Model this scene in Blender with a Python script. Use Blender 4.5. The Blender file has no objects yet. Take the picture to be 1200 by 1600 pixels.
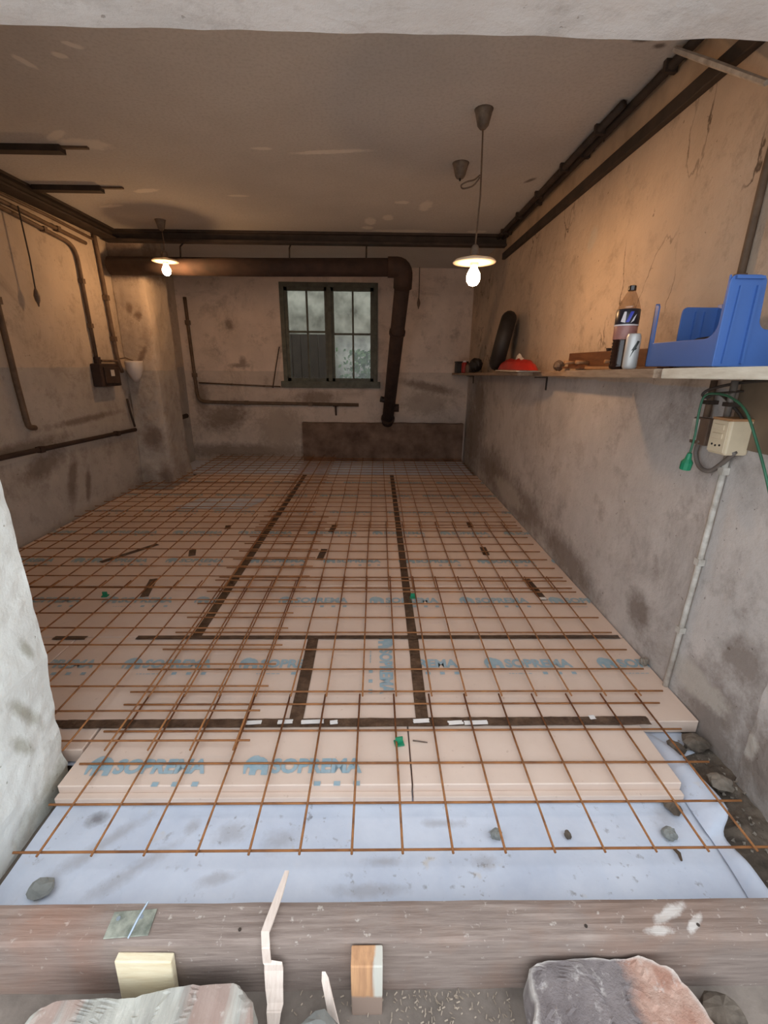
import bpy, math, random
from mathutils import Vector, Matrix, noise
random.seed(7)
C = bpy.context.scene.collection
scene = bpy.context.scene

# ------------------------------------------------------------------ camera
FPX, H = 700.0, 1.37                       # focal length in pixels (frame 1200 x 1600), eye height
def nrm(v): return Vector(v).normalized()
fy = nrm((-10, 228, FPX))                  # room depth axis seen by the lens (right, up, forward)
fx = Vector((45400, -200, FPX)); fx = nrm(fx - fy * fx.dot(fy))
fz = fx.cross(fy)
if fz.y < 0: fz = -fz
WX = Matrix((fx, fy, fz))                  # world axes as rows in lens coordinates
EYE = Vector((0, 0, H))
cam = bpy.data.objects.new('camera', bpy.data.cameras.new('camera')); C.objects.link(cam)
r, u, f = WX @ Vector((1, 0, 0)), WX @ Vector((0, 1, 0)), WX @ Vector((0, 0, 1))
cam.matrix_world = Matrix(((r.x, u.x, -f.x, 0), (r.y, u.y, -f.y, 0), (r.z, u.z, -f.z, H), (0, 0, 0, 1)))
cam.data.sensor_fit = 'VERTICAL'; cam.data.sensor_height = 24.0
cam.data.lens = FPX / 1600 * 24.0
cam.data.clip_start = 0.02
scene.camera = cam
def ray(px, py): return WX @ Vector((px - 600, 800 - py, FPX)).normalized()
def PX(px, py, x): d = ray(px, py); return EYE + d * (x / d.x)
def PY(px, py, y): d = ray(px, py); return EYE + d * (y / d.y)
def PZ(px, py, z): d = ray(px, py); return EYE + d * ((z - H) / d.z)

# ------------------------------------------------------------------ world, exposure
w = bpy.data.worlds.new('overcast'); scene.world = w; w.use_nodes = True
bg = w.node_tree.nodes['Background']
bg.inputs[0].default_value = (0.86, 0.93, 1.0, 1); bg.inputs[1].default_value = 1.0
vs = scene.view_settings
vs.view_transform = 'Standard'; vs.look = 'None'; vs.gamma = 1; vs.use_curve_mapping = False
vs.exposure = 1.25
BULB = 95.0                               # radiance of the two incandescent bulbs
scene.cycles.max_bounces = 10; scene.cycles.diffuse_bounces = 6
scene.cycles.use_denoising = True

# ------------------------------------------------------------------ material helpers
def lin(c):
    return tuple(((x / 255) / 12.92 if x / 255 < .04045 else ((x / 255 + .055) / 1.055) ** 2.4) for x in c) + (1,)
class G:
    def __init__(s, name):
        s.m = bpy.data.materials.new(name); s.m.use_nodes = True
        s.nt = s.m.node_tree; s.b = s.nt.nodes['Principled BSDF']; s._co = None
    def n(s, t, **k):
        o = s.nt.nodes.new(t)
        for a, v in k.items(): setattr(o, a, v)
        return o
    def ln(s, a, b): s.nt.links.new(a, b)
    def put(s, sock, v):
        if hasattr(v, 'is_output'): s.ln(v, sock)
        else: sock.default_value = v
    @property
    def co(s):
        if s._co is None: s._co = s.n('ShaderNodeTexCoord').outputs['Object']
        return s._co
    def noise(s, scale, detail=4, rough=.6, vec=None, dist=0):
        o = s.n('ShaderNodeTexNoise'); s.ln(vec or s.co, o.inputs['Vector'])
        o.inputs['Scale'].default_value = scale; o.inputs['Detail'].default_value = detail
        o.inputs['Roughness'].default_value = rough; o.inputs['Distortion'].default_value = dist
        return o.outputs['Fac']
    def ramp(s, v, lo, hi):
        o = s.n('ShaderNodeMapRange'); o.clamp = True; s.put(o.inputs[0], v)
        o.inputs[1].default_value = lo; o.inputs[2].default_value = hi
        return o.outputs[0]
    def math(s, op, a, b=0.0, c=None):
        o = s.n('ShaderNodeMath', operation=op); s.put(o.inputs[0], a); s.put(o.inputs[1], b)
        if c is not None: s.put(o.inputs[2], c)
        return o.outputs[0]
    def mix(s, fac, a, b):
        o = s.n('ShaderNodeMix', data_type='RGBA'); s.put(o.inputs[0], fac); s.put(o.inputs[6], a); s.put(o.inputs[7], b)
        return o.outputs[2]
    def xyz(s):
        o = s.n('ShaderNodeSeparateXYZ'); s.ln(s.co, o.inputs[0]); return o.outputs
    def scaled(s, sc):
        o = s.n('ShaderNodeMapping'); s.ln(s.co, o.inputs[0]); o.inputs['Scale'].default_value = sc; return o.outputs[0]
    def spots(s, ax, ay, items, soft=.5, wob=.55, nscale=13):
        """stains with a place of their own: ellipses (u, v, ru, rv, angle), ragged by noise"""
        sep = s.xyz(); n = s.math('MULTIPLY', s.math('SUBTRACT', s.noise(nscale, 8, .75), .5), wob * 4)
        out = None
        for (cu, cv, ru, rv, an) in items:
            c_, s_ = math.cos(an), math.sin(an)
            du = s.math('SUBTRACT', sep[ax], cu); dv = s.math('SUBTRACT', sep[ay], cv)
            a = s.math('MULTIPLY_ADD', du, c_ / ru, s.math('MULTIPLY', dv, s_ / ru))
            b = s.math('MULTIPLY_ADD', du, -s_ / rv, s.math('MULTIPLY', dv, c_ / rv))
            d = s.math('ADD', s.math('MULTIPLY', a, a), s.math('MULTIPLY', b, b))
            out = d if out is None else s.math('MINIMUM', out, d)
        return s.ramp(s.math('ADD', s.math('SQRT', out), n), 1 + soft / 2, 1 - soft / 2)
    def bump(s, h, strength=.3, dist=.01):
        o = s.n('ShaderNodeBump'); o.inputs['Strength'].default_value = strength; o.inputs['Distance'].default_value = dist
        s.ln(h, o.inputs['Height']); s.ln(o.outputs[0], s.b.inputs['Normal'])
    def done(s, col, rough=.9, metal=0.0, spec=None):
        s.put(s.b.inputs['Base Color'], col); s.put(s.b.inputs['Roughness'], rough); s.b.inputs['Metallic'].default_value = metal
        if spec is not None: s.b.inputs['Specular IOR Level'].default_value = spec
        return s.m
def plain(name, c, var=.18, scale=18, rough=.7, metal=0.0, bump=.15, spec=None, c2=None):
    g = G(name); a = lin(c); b = lin(c2) if c2 else tuple(x * (1 - var * 2) for x in a[:3]) + (1,)
    n = g.noise(scale, 6)
    if bump: g.bump(g.noise(scale * 4, 4), bump, .004)
    return g.done(g.mix(g.ramp(n, .35, .7), a, b), rough, metal, spec)
def stretched(name, c, c2, sc, rough=.8, n=6):
    g = G(name); v = g.scaled(sc); k = g.noise(n, 6, .65, v); g.bump(k, .4, .004)
    return g.done(g.mix(g.ramp(k, .3, .72), lin(c), lin(c2)), rough)

def wall_mat(name, up, low, line, ax, dark=(), light=(), cracks=0.0, darkc=(92, 74, 60), lightc=(190, 182, 172)):
    """old lime wash over plaster, a grey painted dado below, damp stains, dark patches and flaked spots"""
    g = G(name); z = g.xyz()[2]
    edge = g.math('ADD', z, g.math('MULTIPLY', g.math('SUBTRACT', g.noise(7, 4), .5), .03))
    hi = g.ramp(edge, line - .004, line + .004)
    upc = g.mix(g.ramp(g.noise(2.2, 6, .65), .35, .7), lin(up), tuple(x * .80 for x in lin(up)[:3]) + (1,))
    lowc = g.mix(g.ramp(g.noise(2.7, 7, .7), .35, .68), lin(low), tuple(x * .78 for x in lin(low)[:3]) + (1,))
    col = g.mix(hi, lowc, upc)
    specks = g.ramp(g.noise(34, 3, .55), .70, .75)
    col = g.mix(g.math('MULTIPLY', specks, .55), col, lin(darkc))
    col = g.mix(g.math('MULTIPLY', g.ramp(g.noise(5, 8, .75), .54, .72), .45), col, lin(darkc))
    col = g.mix(g.math('MULTIPLY', g.ramp(g.noise(1.6, 9, .78, None, .6), .52, .66), .35), col, lin(darkc))
    col = g.mix(g.math('MULTIPLY', g.ramp(g.noise(3.4, 9, .8, None, .4), .60, .70), .35), col, lin(lightc))
    if cracks:
        v = g.n('ShaderNodeTexVoronoi', feature='DISTANCE_TO_EDGE'); v.inputs['Scale'].default_value = 2.1
        wv = g.n('ShaderNodeVectorMath', operation='ADD'); nz = g.n('ShaderNodeTexNoise'); nz.inputs['Scale'].default_value = 5
        nz.inputs['Detail'].default_value = 6
        mp = g.scaled((1, 1.0, .55)); g.ln(mp, nz.inputs['Vector'])
        sc = g.n('ShaderNodeVectorMath', operation='SCALE'); g.ln(nz.outputs['Color'], sc.inputs[0]); sc.inputs['Scale'].default_value = .42
        g.ln(mp, wv.inputs[0]); g.ln(sc.outputs[0], wv.inputs[1]); g.ln(wv.outputs[0], v.inputs['Vector'])
        ck = g.math('MULTIPLY', g.ramp(v.outputs['Distance'], .014, .003), g.ramp(g.noise(1.7, 2), .50, .60))
        ck = g.math('MULTIPLY', g.math('MULTIPLY', ck, hi), cracks)
        col = g.mix(ck, col, lin((66, 50, 38)))
    if dark: col = g.mix(g.math('MULTIPLY', g.spots(ax, 2, dark, .9), .62), col, lin(darkc))
    if light: col = g.mix(g.math('MULTIPLY', g.spots(ax, 2, light, .5), .7), col, lin(lightc))
    g.bump(g.math('ADD', g.noise(6, 8, .7), g.math('MULTIPLY', specks, -.3)), .5, .02)
    return g.done(col, .92, spec=.25)

M = {}
RW, LW, BW, CE = 1.33, -2.80, 6.85, 2.65
M['wall_right'] = wall_mat('lime_wash_right', (206, 186, 166), (200, 193, 188), 1.30, 1, cracks=.8,
    dark=[(6.2, .45, .55, .5, 0), (5.0, .22, .9, .22, .05), (3.9, .15, .6, .16, 0), (2.9, .10, .5, .12, .1), (1.42, .05, .16, .22, 0), (1.35, .35, .10, .10, 0), (6.0, .95, .35, .3, .4), (2.0, .2, .1, .09, 0)],  # first dark spot darkens the wall beside the plinth end
    light=[(3.15, 2.13, .05, .07, .4), (4.4, .16, .5, .10, 0), (1.55, .13, .18, .06, 0)])
M['wall_left'] = wall_mat('lime_wash_left', (202, 186, 168), (184, 176, 168), 1.335, 1,
    dark=[(3.75, .55, .24, .09, .2), (4.05, .35, .06, .22, -.35), (4.25, .25, .04, .16, -.3), (3.5, .72, .5, .05, .05), (5.3, .9, .05, .16, .3), (4.4, .86, .5, .03, .03)],
    light=[(3.45, .66, .4, .02, .05)])
M['wall_back'] = wall_mat('lime_wash_back', (226, 208, 194), (208, 193, 181), 1.285, 0,
    dark=[(.75, 1.08, .40, .06, -.2), (-2.3, .62, .35, .18, .3), (-2.1, .12, 1.2, .10, 0), (-1.95, 1.4, .05, .08, 0), (-2.1, 1.9, .05, .07, 0), (-2.0, 1.36, .14, .03, 0), (-.9, .92, .3, .09, 0), (-2.6, .9, .1, .25, 0)],
    light=[(-1.45, .45, .35, .34, 0), (.72, .85, .32, .17, 0)], lightc=(160, 146, 134))
M['pier'] = wall_mat('lime_wash_pier', (200, 184, 166), (184, 174, 164), 1.30, 0,
    dark=[(-2.62, .55, .12, .12, 0), (-2.5, .12, .08, .1, 0), (-2.66, 1.93, .03, .05, 0), (-2.58, 1.86, .04, .04, 0), (-2.6, 1.45, .03, .12, -.5), (-2.6, 2.42, .4, .17, 0)], darkc=(96, 70, 54))  # last dark spot covers the top of the pier
M['jamb'] = wall_mat('white_render_jamb', (240, 243, 238), (240, 244, 240), -3, 1,
    dark=[(1.18, .30, .02, .09, .5), (1.13, .22, .02, .05, .5), (1.24, .50, .015, .04, .3), (1.2, -.06, .14, .07, 0)], darkc=(150, 146, 126))
M['jamb_grey'] = wall_mat('grey_render_jamb', (184, 176, 170), (186, 178, 172), -3, 1, dark=[(1.2, .1, .2, .12, 0)], light=[(1.22, .12, .03, .05, 0)])
M['lintel'] = wall_mat('white_render_lintel', (232, 228, 226), (232, 228, 226), -3, 0, darkc=(150, 140, 134))

def ceiling_mat():
    g = G('smoked_ceiling'); base = g.mix(g.ramp(g.noise(1.3, 5, .6), .35, .7), lin((206, 202, 196)), lin((193, 189, 183)))
    base = g.mix(g.math('MULTIPLY', g.ramp(g.noise(60, 2), .45, .7), .25), base, lin((152, 146, 138)))
    P = []
    for (px, py, ru, rv, a) in [(38, 96, .05, .02, 1.2), (92, 86, .03, .02, .5), (112, 70, .04, .018, .6), (135, 225, .14, .07, .1), (88, 212, .10, .03, -.6),
            (228, 298, .10, .035, -.3), (408, 232, .06, .02, 0), (518, 237, .24, .028, -.12), (578, 346, .05, .10, 0), (574, 356, .06, .05, 0), (632, 361, .30, .05, 0),
            (628, 316, .06, .04, 0), (664, 322, .05, .12, .1), (606, 340, .05, .08, 0), (372, 306, .09, .02, 0), (175, 322, .12, .03, -.3), (445, 39, .01, .02, 0), (25, 298, .10, .06, 0), (745, 362, .09, .05, 0)]:
        p = PZ(px, py, CE); P.append((p.x, p.y, ru, rv, a))
    pe = g.math('MULTIPLY', g.spots(0, 1, P, .4, .42, 14), .8)
    col = g.mix(pe, base, lin((232, 226, 216)))
    D = []
    for (px, py, ru, rv, a) in [(1055, 175, .02, .03, 0), (1030, 72, .025, .02, 0), (1005, 60, .05, .02, 0), (828, 282, .02, .05, .6), (600, 372, 3.0, .12, 0), (1000, 190, .03, .02, 0)]:
        p = PZ(px, py, CE); D.append((p.x, p.y, ru, rv, a))
    col = g.mix(g.math('MULTIPLY', g.spots(0, 1, D, .7), .7), col, lin((70, 56, 46)))
    g.bump(g.math('ADD', g.noise(9, 6), g.math('MULTIPLY', pe, -.6)), .35, .01)
    return g.done(col, .9, spec=.2)
M['ceiling'] = ceiling_mat()
M['concrete'] = plain('old_concrete', (120, 110, 100), .2, 5, .95)
M['ground'] = plain('gravel_ground', (204, 198, 190), .14, 3, .95, c2=(176, 168, 160))
M['soil'] = plain('damp_soil', (116, 104, 92), .3, 14, .97, bump=.6, c2=(62, 54, 46))
M['threshold'] = plain('dusty_threshold', (136, 124, 114), .2, 10, .95, bump=.5, c2=(108, 98, 90))
M['plinth'] = plain('sooty_plinth', (128, 106, 92), .3, 4, .95, bump=.5, c2=(78, 60, 50))
M['rubble'] = plain('rubble_stone', (150, 140, 128), .2, 12, .95, bump=.5, c2=(104, 96, 86))
M['brown_iron'] = plain('rusty_brown_iron', (66, 48, 40), .2, 9, .85, .0, c2=(44, 32, 27))
M['dark_iron'] = plain('dark_steel', (66, 54, 46), .2, 9, .7, c2=(44, 36, 30))
M['conduit'] = plain('dusty_conduit', (112, 92, 74), .2, 12, .7, c2=(84, 66, 52))
M['conduit_white'] = plain('white_conduit', (206, 202, 194), .1, 20, .5, c2=(158, 150, 140))
M['black'] = plain('black_rubber', (38, 33, 31), .2, 20, .6)
M['black_cable'] = plain('black_cable', (62, 56, 52), .15, 20, .5)
M['grey_cable'] = plain('grey_cable', (118, 110, 104), .1, 20, .5)
M['tan_web'] = plain('olive_brown', (122, 104, 84), .15, 6, .85)
M['rail_board'] = plain('pale_brown_board', (196, 172, 146), .15, 6, .85)
M['cord_green'] = plain('dull_green_cord', (54, 108, 82), .1, 20, .5, bump=0)
M['grey_frame'] = plain('green_grey_paint', (96, 98, 86), .2, 12, .6, c2=(70, 72, 64))
M['green'] = plain('green_plastic', (28, 134, 96), .1, 20, .4, bump=0, spec=.5)
M['blue'] = plain('blue_plastic', (70, 108, 176), .04, 6, .38, bump=.05, spec=.5)
M['red'] = plain('red_plastic', (176, 40, 30), .15, 10, .4, bump=.1)
M['pale_film'] = plain('pale_film', (214, 206, 200), .05, 10, .35, bump=.2)
M['cream'] = plain('cream_bakelite', (216, 200, 172), .06, 16, .45, bump=.05)
M['brown_bak'] = plain('brown_bakelite', (112, 92, 78), .15, 14, .5)
M['porcelain'] = plain('dusty_porcelain', (126, 112, 98), .15, 25, .6, c2=(86, 74, 64))
g = G('opal_enamel'); d_ = g.n('ShaderNodeBsdfDiffuse'); t_ = g.n('ShaderNodeBsdfTranslucent'); x_ = g.n('ShaderNodeMixShader')
d_.inputs[0].default_value = t_.inputs[0].default_value = lin((244, 238, 224)); x_.inputs[0].default_value = .35
g.ln(d_.outputs[0], x_.inputs[1]); g.ln(t_.outputs[0], x_.inputs[2]); g.ln(x_.outputs[0], g.nt.nodes['Material Output'].inputs['Surface']); M['enamel'] = g.m
M['shelf_brown'] = stretched('worn_shelf_board', (168, 146, 124), (120, 98, 80), (12, 1.2, 12))
M['shelf_white'] = stretched('white_painted_board', (226, 220, 204), (196, 186, 168), (10, 1.5, 10))
M['rack_wood'] = stretched('brown_varnished_wood', (118, 78, 50), (76, 46, 30), (14, 1.5, 14), .5)
M['peg'] = plain('light_peg_wood', (176, 132, 92), .12, 14, .6)
g = G('weathered_timber'); v = g.scaled((1.3, 15, 15)); k = g.noise(5, 7, .65, v)
c_ = g.mix(g.ramp(k, .3, .72), lin((158, 142, 132)), lin((120, 104, 96)))
c_ = g.mix(g.math('MULTIPLY', g.ramp(g.noise(2.6, 5, .6), .50, .62), .45), c_, lin((146, 112, 92)))
c_ = g.mix(g.math('MULTIPLY', g.ramp(g.noise(1.4, 4, .6), .48, .60), .35), c_, lin((106, 96, 90)))
c_ = g.mix(g.math('MULTIPLY', g.ramp(g.noise(50, 3, .6), .64, .72), .55), c_, lin((206, 196, 186)))
c_ = g.mix(g.math('MULTIPLY', g.spots(0, 1, [(.74, .012, .05, .012, .4), (.70, -.022, .035, .010, 0), (.80, -.004, .03, .008, .6)], .6, .6, 20), .7), c_, lin((212, 206, 200)))
c_ = g.mix(g.math('MULTIPLY', g.spots(0, 1, [(-.80, .0, .10, .05, 0), (-.70, -.03, .05, .03, 0)], 1.0, .4, 8), .35), c_, lin((150, 104, 82)))
g.bump(k, .5, .006); M['old_wood'] = g.done(c_, .88)
M['new_wood'] = stretched('fresh_softwood', (238, 226, 196), (220, 200, 164), (2, 12, 14), .75)
M['splinter'] = stretched('splintered_lath', (232, 216, 204), (214, 194, 180), (30, 4, 4), .8)
M['galv'] = plain('weathered_plate', (176, 178, 164), .15, 30, .5, .3, c2=(112, 118, 108))
M['wire'] = plain('steel_wire', (170, 182, 194), .1, 20, .4, .6)
M['chip'] = plain('sawdust', (168, 152, 135), .15, 30, .9, bump=0)
M['glint_white'] = plain('white_glint', (232, 230, 228), .03, 20, .35, bump=0)
M['print_blue'] = plain('pale_blue_print', (142, 172, 186), .12, 40, .7, bump=0, c2=(170, 184, 190))
M['fleece'] = None
g = G('white_fleece'); n1 = g.noise(3.2, 6, .65)
c_ = g.mix(g.ramp(n1, .4, .75), lin((210, 217, 230)), lin((188, 197, 214)))
c_ = g.mix(g.math('MULTIPLY', g.math('MULTIPLY', g.ramp(g.noise(38, 4, .6), .60, .70), g.ramp(g.noise(4.5, 3), .48, .62)), .7), c_, lin((120, 116, 116)))
c_ = g.mix(g.math('MULTIPLY', g.ramp(g.noise(9, 3), .66, .76), .6), c_, lin((205, 190, 168)))
S_ = []
for (px, py, ru, rv, an) in ((362, 1300, .05, .03, .3), (440, 1312, .05, .03, .2), (1045, 1268, .06, .03, .5), (575, 1390, .09, .015, 0), (335, 1372, .05, .015, .2), (1125, 1262, .03, .04, 0), (205, 1360, .10, .02, .7), (600, 1345, .05, .012, 0), (905, 1245, .05, .01, 0), (760, 1345, .03, .02, 0), (300, 1290, .02, .02, 0), (690, 1285, .06, .012, 0), (150, 1325, .14, .02, .75)):
    p = PZ(px, py, -.07); S_.append((p.x, p.y - 1, ru, rv, an))
p = PZ(152, 1280, -.07); c_ = g.mix(g.math('MULTIPLY', g.spots(0, 1, [(p.x, p.y - 1, .028, .022, .4)], 1.0, .5, 16), .75), c_, lin((104, 98, 98)))
c_ = g.mix(g.math('MULTIPLY', g.spots(0, 1, S_, 1.2, .7, 16), .38), c_, lin((136, 128, 124)))
g.bump(g.noise(5, 5), .35, .012); M['fleece'] = g.done(c_, .85, spec=.3)
g = G('pink_foam'); c_ = g.mix(g.ramp(g.noise(2.5, 6), .35, .7), lin((224, 203, 188)), lin((213, 190, 174)))
c_ = g.mix(g.math('MULTIPLY', g.ramp(g.noise(45, 3, .6), .68, .74), .35), c_, lin((170, 138, 116)))
g.bump(g.noise(25, 4), .12, .004); M['foam'] = g.done(c_, .6, spec=.35)
g = G('brown_tape'); g.bump(g.noise(18, 6, .7), .9, .012)
c_ = g.mix(g.ramp(g.noise(20, 4), .4, .65), lin((72, 56, 46)), lin((98, 78, 64))); M['tape'] = g.done(c_, .22, spec=.7)
g = G('rusty_bar'); c_ = g.mix(g.ramp(g.noise(16, 4), .35, .65), lin((162, 106, 58)), lin((112, 70, 40))); M['rebar'] = g.done(c_, .8)
g = G('stake_wood'); v = g.scaled((22, 8, 1.4)); k = g.noise(3, 6, .6, v); z = g.xyz()
c_ = g.mix(g.ramp(k, .35, .68), lin((206, 158, 116)), lin((168, 124, 92)))
c_ = g.mix(g.math('MULTIPLY', g.ramp(g.math('ADD', z[0], g.math('MULTIPLY', k, .02)), .006, .012), .8), c_, lin((204, 208, 200)))
c_ = g.mix(g.ramp(g.math('ADD', z[2], g.math('MULTIPLY', k, .02)), -.038, -.048), c_, lin((150, 128, 114)))
M['stake'] = g.done(c_, .8)
def stone_mat(name, a, b, band, sc):
    g = G(name); v = g.scaled(sc); k = g.noise(5, 8, .7, v)
    c = g.mix(g.ramp(k, .35, .65), lin(a), lin(b))
    c = g.mix(g.math('MULTIPLY', g.ramp(g.noise(3.2, 4, .5, v), .52, .6), .75), c, lin(band))
    c = g.mix(g.math('MULTIPLY', g.ramp(g.noise(40, 4), .6, .72), .5), c, lin((214, 208, 200)))
    g.bump(k, .6, .015); return g.done(c, .92)
def stone_two(name):
    g = G(name); k = g.noise(9, 8, .75); x = g.xyz()[0]
    c = g.mix(g.ramp(k, .35, .65), lin((138, 128, 126)), lin((108, 99, 99)))
    c = g.mix(g.ramp(g.math('ADD', x, g.math('MULTIPLY', k, .12)), .10, .13), c, g.mix(g.ramp(g.noise(14, 6), .4, .6), lin((190, 158, 142)), lin((164, 122, 104))))
    rim = g.n('ShaderNodeNewGeometry').outputs['Pointiness']
    c = g.mix(g.math('MULTIPLY', g.ramp(rim, .515, .56), .7), c, lin((214, 206, 198)))
    c = g.mix(g.math('MULTIPLY', g.ramp(g.noise(30, 5, .7), .58, .68), .5), c, lin((206, 198, 192)))
    g.bump(g.math('ADD', k, g.math('MULTIPLY', g.noise(45, 6), .4)), .8, .02); return g.done(c, .93)
M['stone_a'] = stone_mat('layered_grey_stone', (196, 194, 184), (150, 147, 140), (164, 134, 122), (4.0, .5, 1))
M['stone_b'] = stone_two('pink_grey_stone')
M['pebble'] = plain('grey_pebble', (140, 142, 138), .12, 20, .85)
def glass(name, tint=(1, 1, 1, 1), f=.08, rough=.03):
    g = G(name); t = g.n('ShaderNodeBsdfTransparent'); t.inputs[0].default_value = tint
    gl = g.n('ShaderNodeBsdfGlossy'); gl.inputs['Roughness'].default_value = rough
    mx = g.n('ShaderNodeMixShader'); mx.inputs[0].default_value = f
    g.ln(t.outputs[0], mx.inputs[1]); g.ln(gl.outputs[0], mx.inputs[2])
    g.ln(mx.outputs[0], g.nt.nodes['Material Output'].inputs['Surface']); return g.m
M['glass'] = glass('dusty_pane', (.90, .90, .86, 1), .03, .1)
M['pet'] = glass('clear_plastic', (.86, .80, .74, 1), .12, .08)
M['cola'] = plain('dark_cola', (44, 26, 22), .1, 20, .12, bump=0, spec=.6)
M['lab_black'] = plain('black_label', (40, 38, 48), .1, 30, .35, bump=0)
M['lab_blue'] = plain('blue_label_print', (60, 70, 190), .05, 30, .35, bump=0)
M['lab_pink'] = plain('rose_label', (170, 120, 112), .1, 60, .35, bump=0)
M['lab_white'] = plain('white_print', (226, 222, 226), .02, 30, .35, bump=0)
M['can'] = plain('white_can', (206, 206, 204), .03, 12, .35, .2, bump=0)
M['can_mark'] = plain('dark_can_mark', (58, 62, 60), .05, 12, .4, bump=0)
g = G('lit_bulb'); e = g.n('ShaderNodeEmission'); e.inputs[0].default_value = (1.0, .56, .26, 1); e.inputs[1].default_value = BULB
g.ln(e.outputs[0], g.nt.nodes['Material Output'].inputs['Surface']); M['bulb'] = g.m
M['garden_wall'] = plain('garden_wall_render', (158, 156, 146), .2, 3, .9, c2=(88, 86, 78))
M['garden_stone'] = plain('garden_dark_door', (52, 44, 38), .2, 6, .9)
M['leaf'] = plain('ivy_leaf', (72, 100, 44), .3, 9, .6, bump=0, c2=(36, 58, 24))
M['twig'] = plain('twig_bark', (92, 74, 56), .2, 12, .9)

# ------------------------------------------------------------------ mesh helpers
class MB:
    def __init__(s): s.v = []; s.f = []
    def add(s, vs_, fs):
        o = len(s.v); s.v += [tuple(p) for p in vs_]; s.f += [tuple(i + o for i in q) for q in fs]; return s
    def box(s, a, b, M4=None):
        x0, y0, z0 = a; x1, y1, z1 = b
        v = [(x0, y0, z0), (x1, y0, z0), (x1, y1, z0), (x0, y1, z0), (x0, y0, z1), (x1, y0, z1), (x1, y1, z1), (x0, y1, z1)]
        if M4: v = [M4 @ Vector(p) for p in v]
        return s.add(v, [(0, 3, 2, 1), (4, 5, 6, 7), (0, 1, 5, 4), (1, 2, 6, 5), (2, 3, 7, 6), (3, 0, 4, 7)])
    def tube(s, pts, r, n=8, cap=True):
        pts = [Vector(p) for p in pts]; rr = r if isinstance(r, (list, tuple)) else [r] * len(pts)
        rings = []; up = None
        for i, p in enumerate(pts):
            t = (pts[min(i + 1, len(pts) - 1)] - pts[max(i - 1, 0)]).normalized()
            if up is None: up = Vector((0, 0, 1)) if abs(t.z) < .9 else Vector((1, 0, 0))
            a = (up - t * up.dot(t)).normalized(); b = t.cross(a); up = a
            rings.append([p + (a * math.cos(k * 2 * math.pi / n) + b * math.sin(k * 2 * math.pi / n)) * rr[i] for k in range(n)])
        v = [q for R in rings for q in R]; fs = []
        for i in range(len(pts) - 1):
            for k in range(n):
                k2 = (k + 1) % n; fs.append((i * n + k, i * n + k2, (i + 1) * n + k2, (i + 1) * n + k))
        if cap: fs += [tuple(reversed(range(n))), tuple(range((len(pts) - 1) * n, len(pts) * n))]
        return s.add(v, fs)
    def lathe(s, prof, c=(0, 0, 0), n=20, M4=None):
        v = []; fs = []
        for (r_, z) in prof:
            for k in range(n):
                a = 2 * math.pi * k / n; v.append(Vector((r_ * math.cos(a), r_ * math.sin(a), z)))
        v = [(M4 @ p if M4 else p) + Vector(c) for p in v]
        for i in range(len(prof) - 1):
            for k in range(n):
                k2 = (k + 1) % n; fs.append((i * n + k, i * n + k2, (i + 1) * n + k2, (i + 1) * n + k))
        fs += [tuple(reversed(range(n))), tuple(range((len(prof) - 1) * n, len(prof) * n))]
        return s.add(v, fs)
    def prism(s, poly, d0, d1, fn):
        """poly of 2D points swept between depths d0 and d1; fn(u, v, d) -> 3D"""
        n = len(poly); v = [fn(a, b, d0) for a, b in poly] + [fn(a, b, d1) for a, b in poly]
        fs = [tuple(reversed(range(n))), tuple(range(n, 2 * n))] + [(i, (i + 1) % n, (i + 1) % n + n, i + n) for i in range(n)]
        return s.add(v, fs)
    def grid(s, nu, nv, fn):
        v = [fn(i / nu, j / nv) for j in range(nv + 1) for i in range(nu + 1)]
        fs = [(j * (nu + 1) + i, j * (nu + 1) + i + 1, (j + 1) * (nu + 1) + i + 1, (j + 1) * (nu + 1) + i) for j in range(nv) for i in range(nu)]
        return s.add(v, fs)
    def build(s, name, mat, parent=None, bevel=0, smooth=False, solid=0, seg=2):
        me = bpy.data.meshes.new(name); me.from_pydata(s.v, [], s.f); me.update()
        import bmesh
        bm = bmesh.new(); bm.from_mesh(me); bmesh.ops.recalc_face_normals(bm, faces=bm.faces); bm.to_mesh(me); bm.free()
        if mat: me.materials.append(M[mat] if isinstance(mat, str) else mat)
        o = bpy.data.objects.new(name, me); C.objects.link(o); o.parent = parent
        if solid:
            md = o.modifiers.new('thickness', 'SOLIDIFY'); md.thickness = solid; md.offset = 0
        if bevel:
            md = o.modifiers.new('bevel', 'BEVEL'); md.width = bevel; md.segments = seg; md.limit_method = 'ANGLE'
        if smooth:
            for p in me.polygons: p.use_smooth = True
        return o
def thing(name, label, cat, loc=(0, 0, 0), group=None):
    o = bpy.data.objects.new(name, None); C.objects.link(o); o.location = loc; o.empty_display_size = .05
    return tag(o, label, cat, group)
def tag(o, label, cat, group=None):
    o['label'] = label; o['category'] = cat
    if group: o['group'] = group
    return o
def struct(o): o['kind'] = 'structure'; return o
def rel(root, pts): b = Vector(root.location); return [Vector(p) - b for p in pts]
def ns(x, y, z=0, s=1): return noise.noise(Vector((x * s, y * s, z * s)))
def bend(pts, rad=.05, n=5):
    """round the corners of a polyline"""
    pts = [Vector(p) for p in pts]; out = [pts[0]]
    for i in range(1, len(pts) - 1):
        a, b, c = pts[i - 1], pts[i], pts[i + 1]
        r1 = min(rad, (a - b).length * .45); r2 = min(rad, (c - b).length * .45)
        p, q = b + (a - b).normalized() * r1, b + (c - b).normalized() * r2
        for k in range(n + 1):
            t = k / n; out.append(p * (1 - t) ** 2 + b * 2 * t * (1 - t) + q * t * t)
    return out + [pts[-1]]
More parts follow.
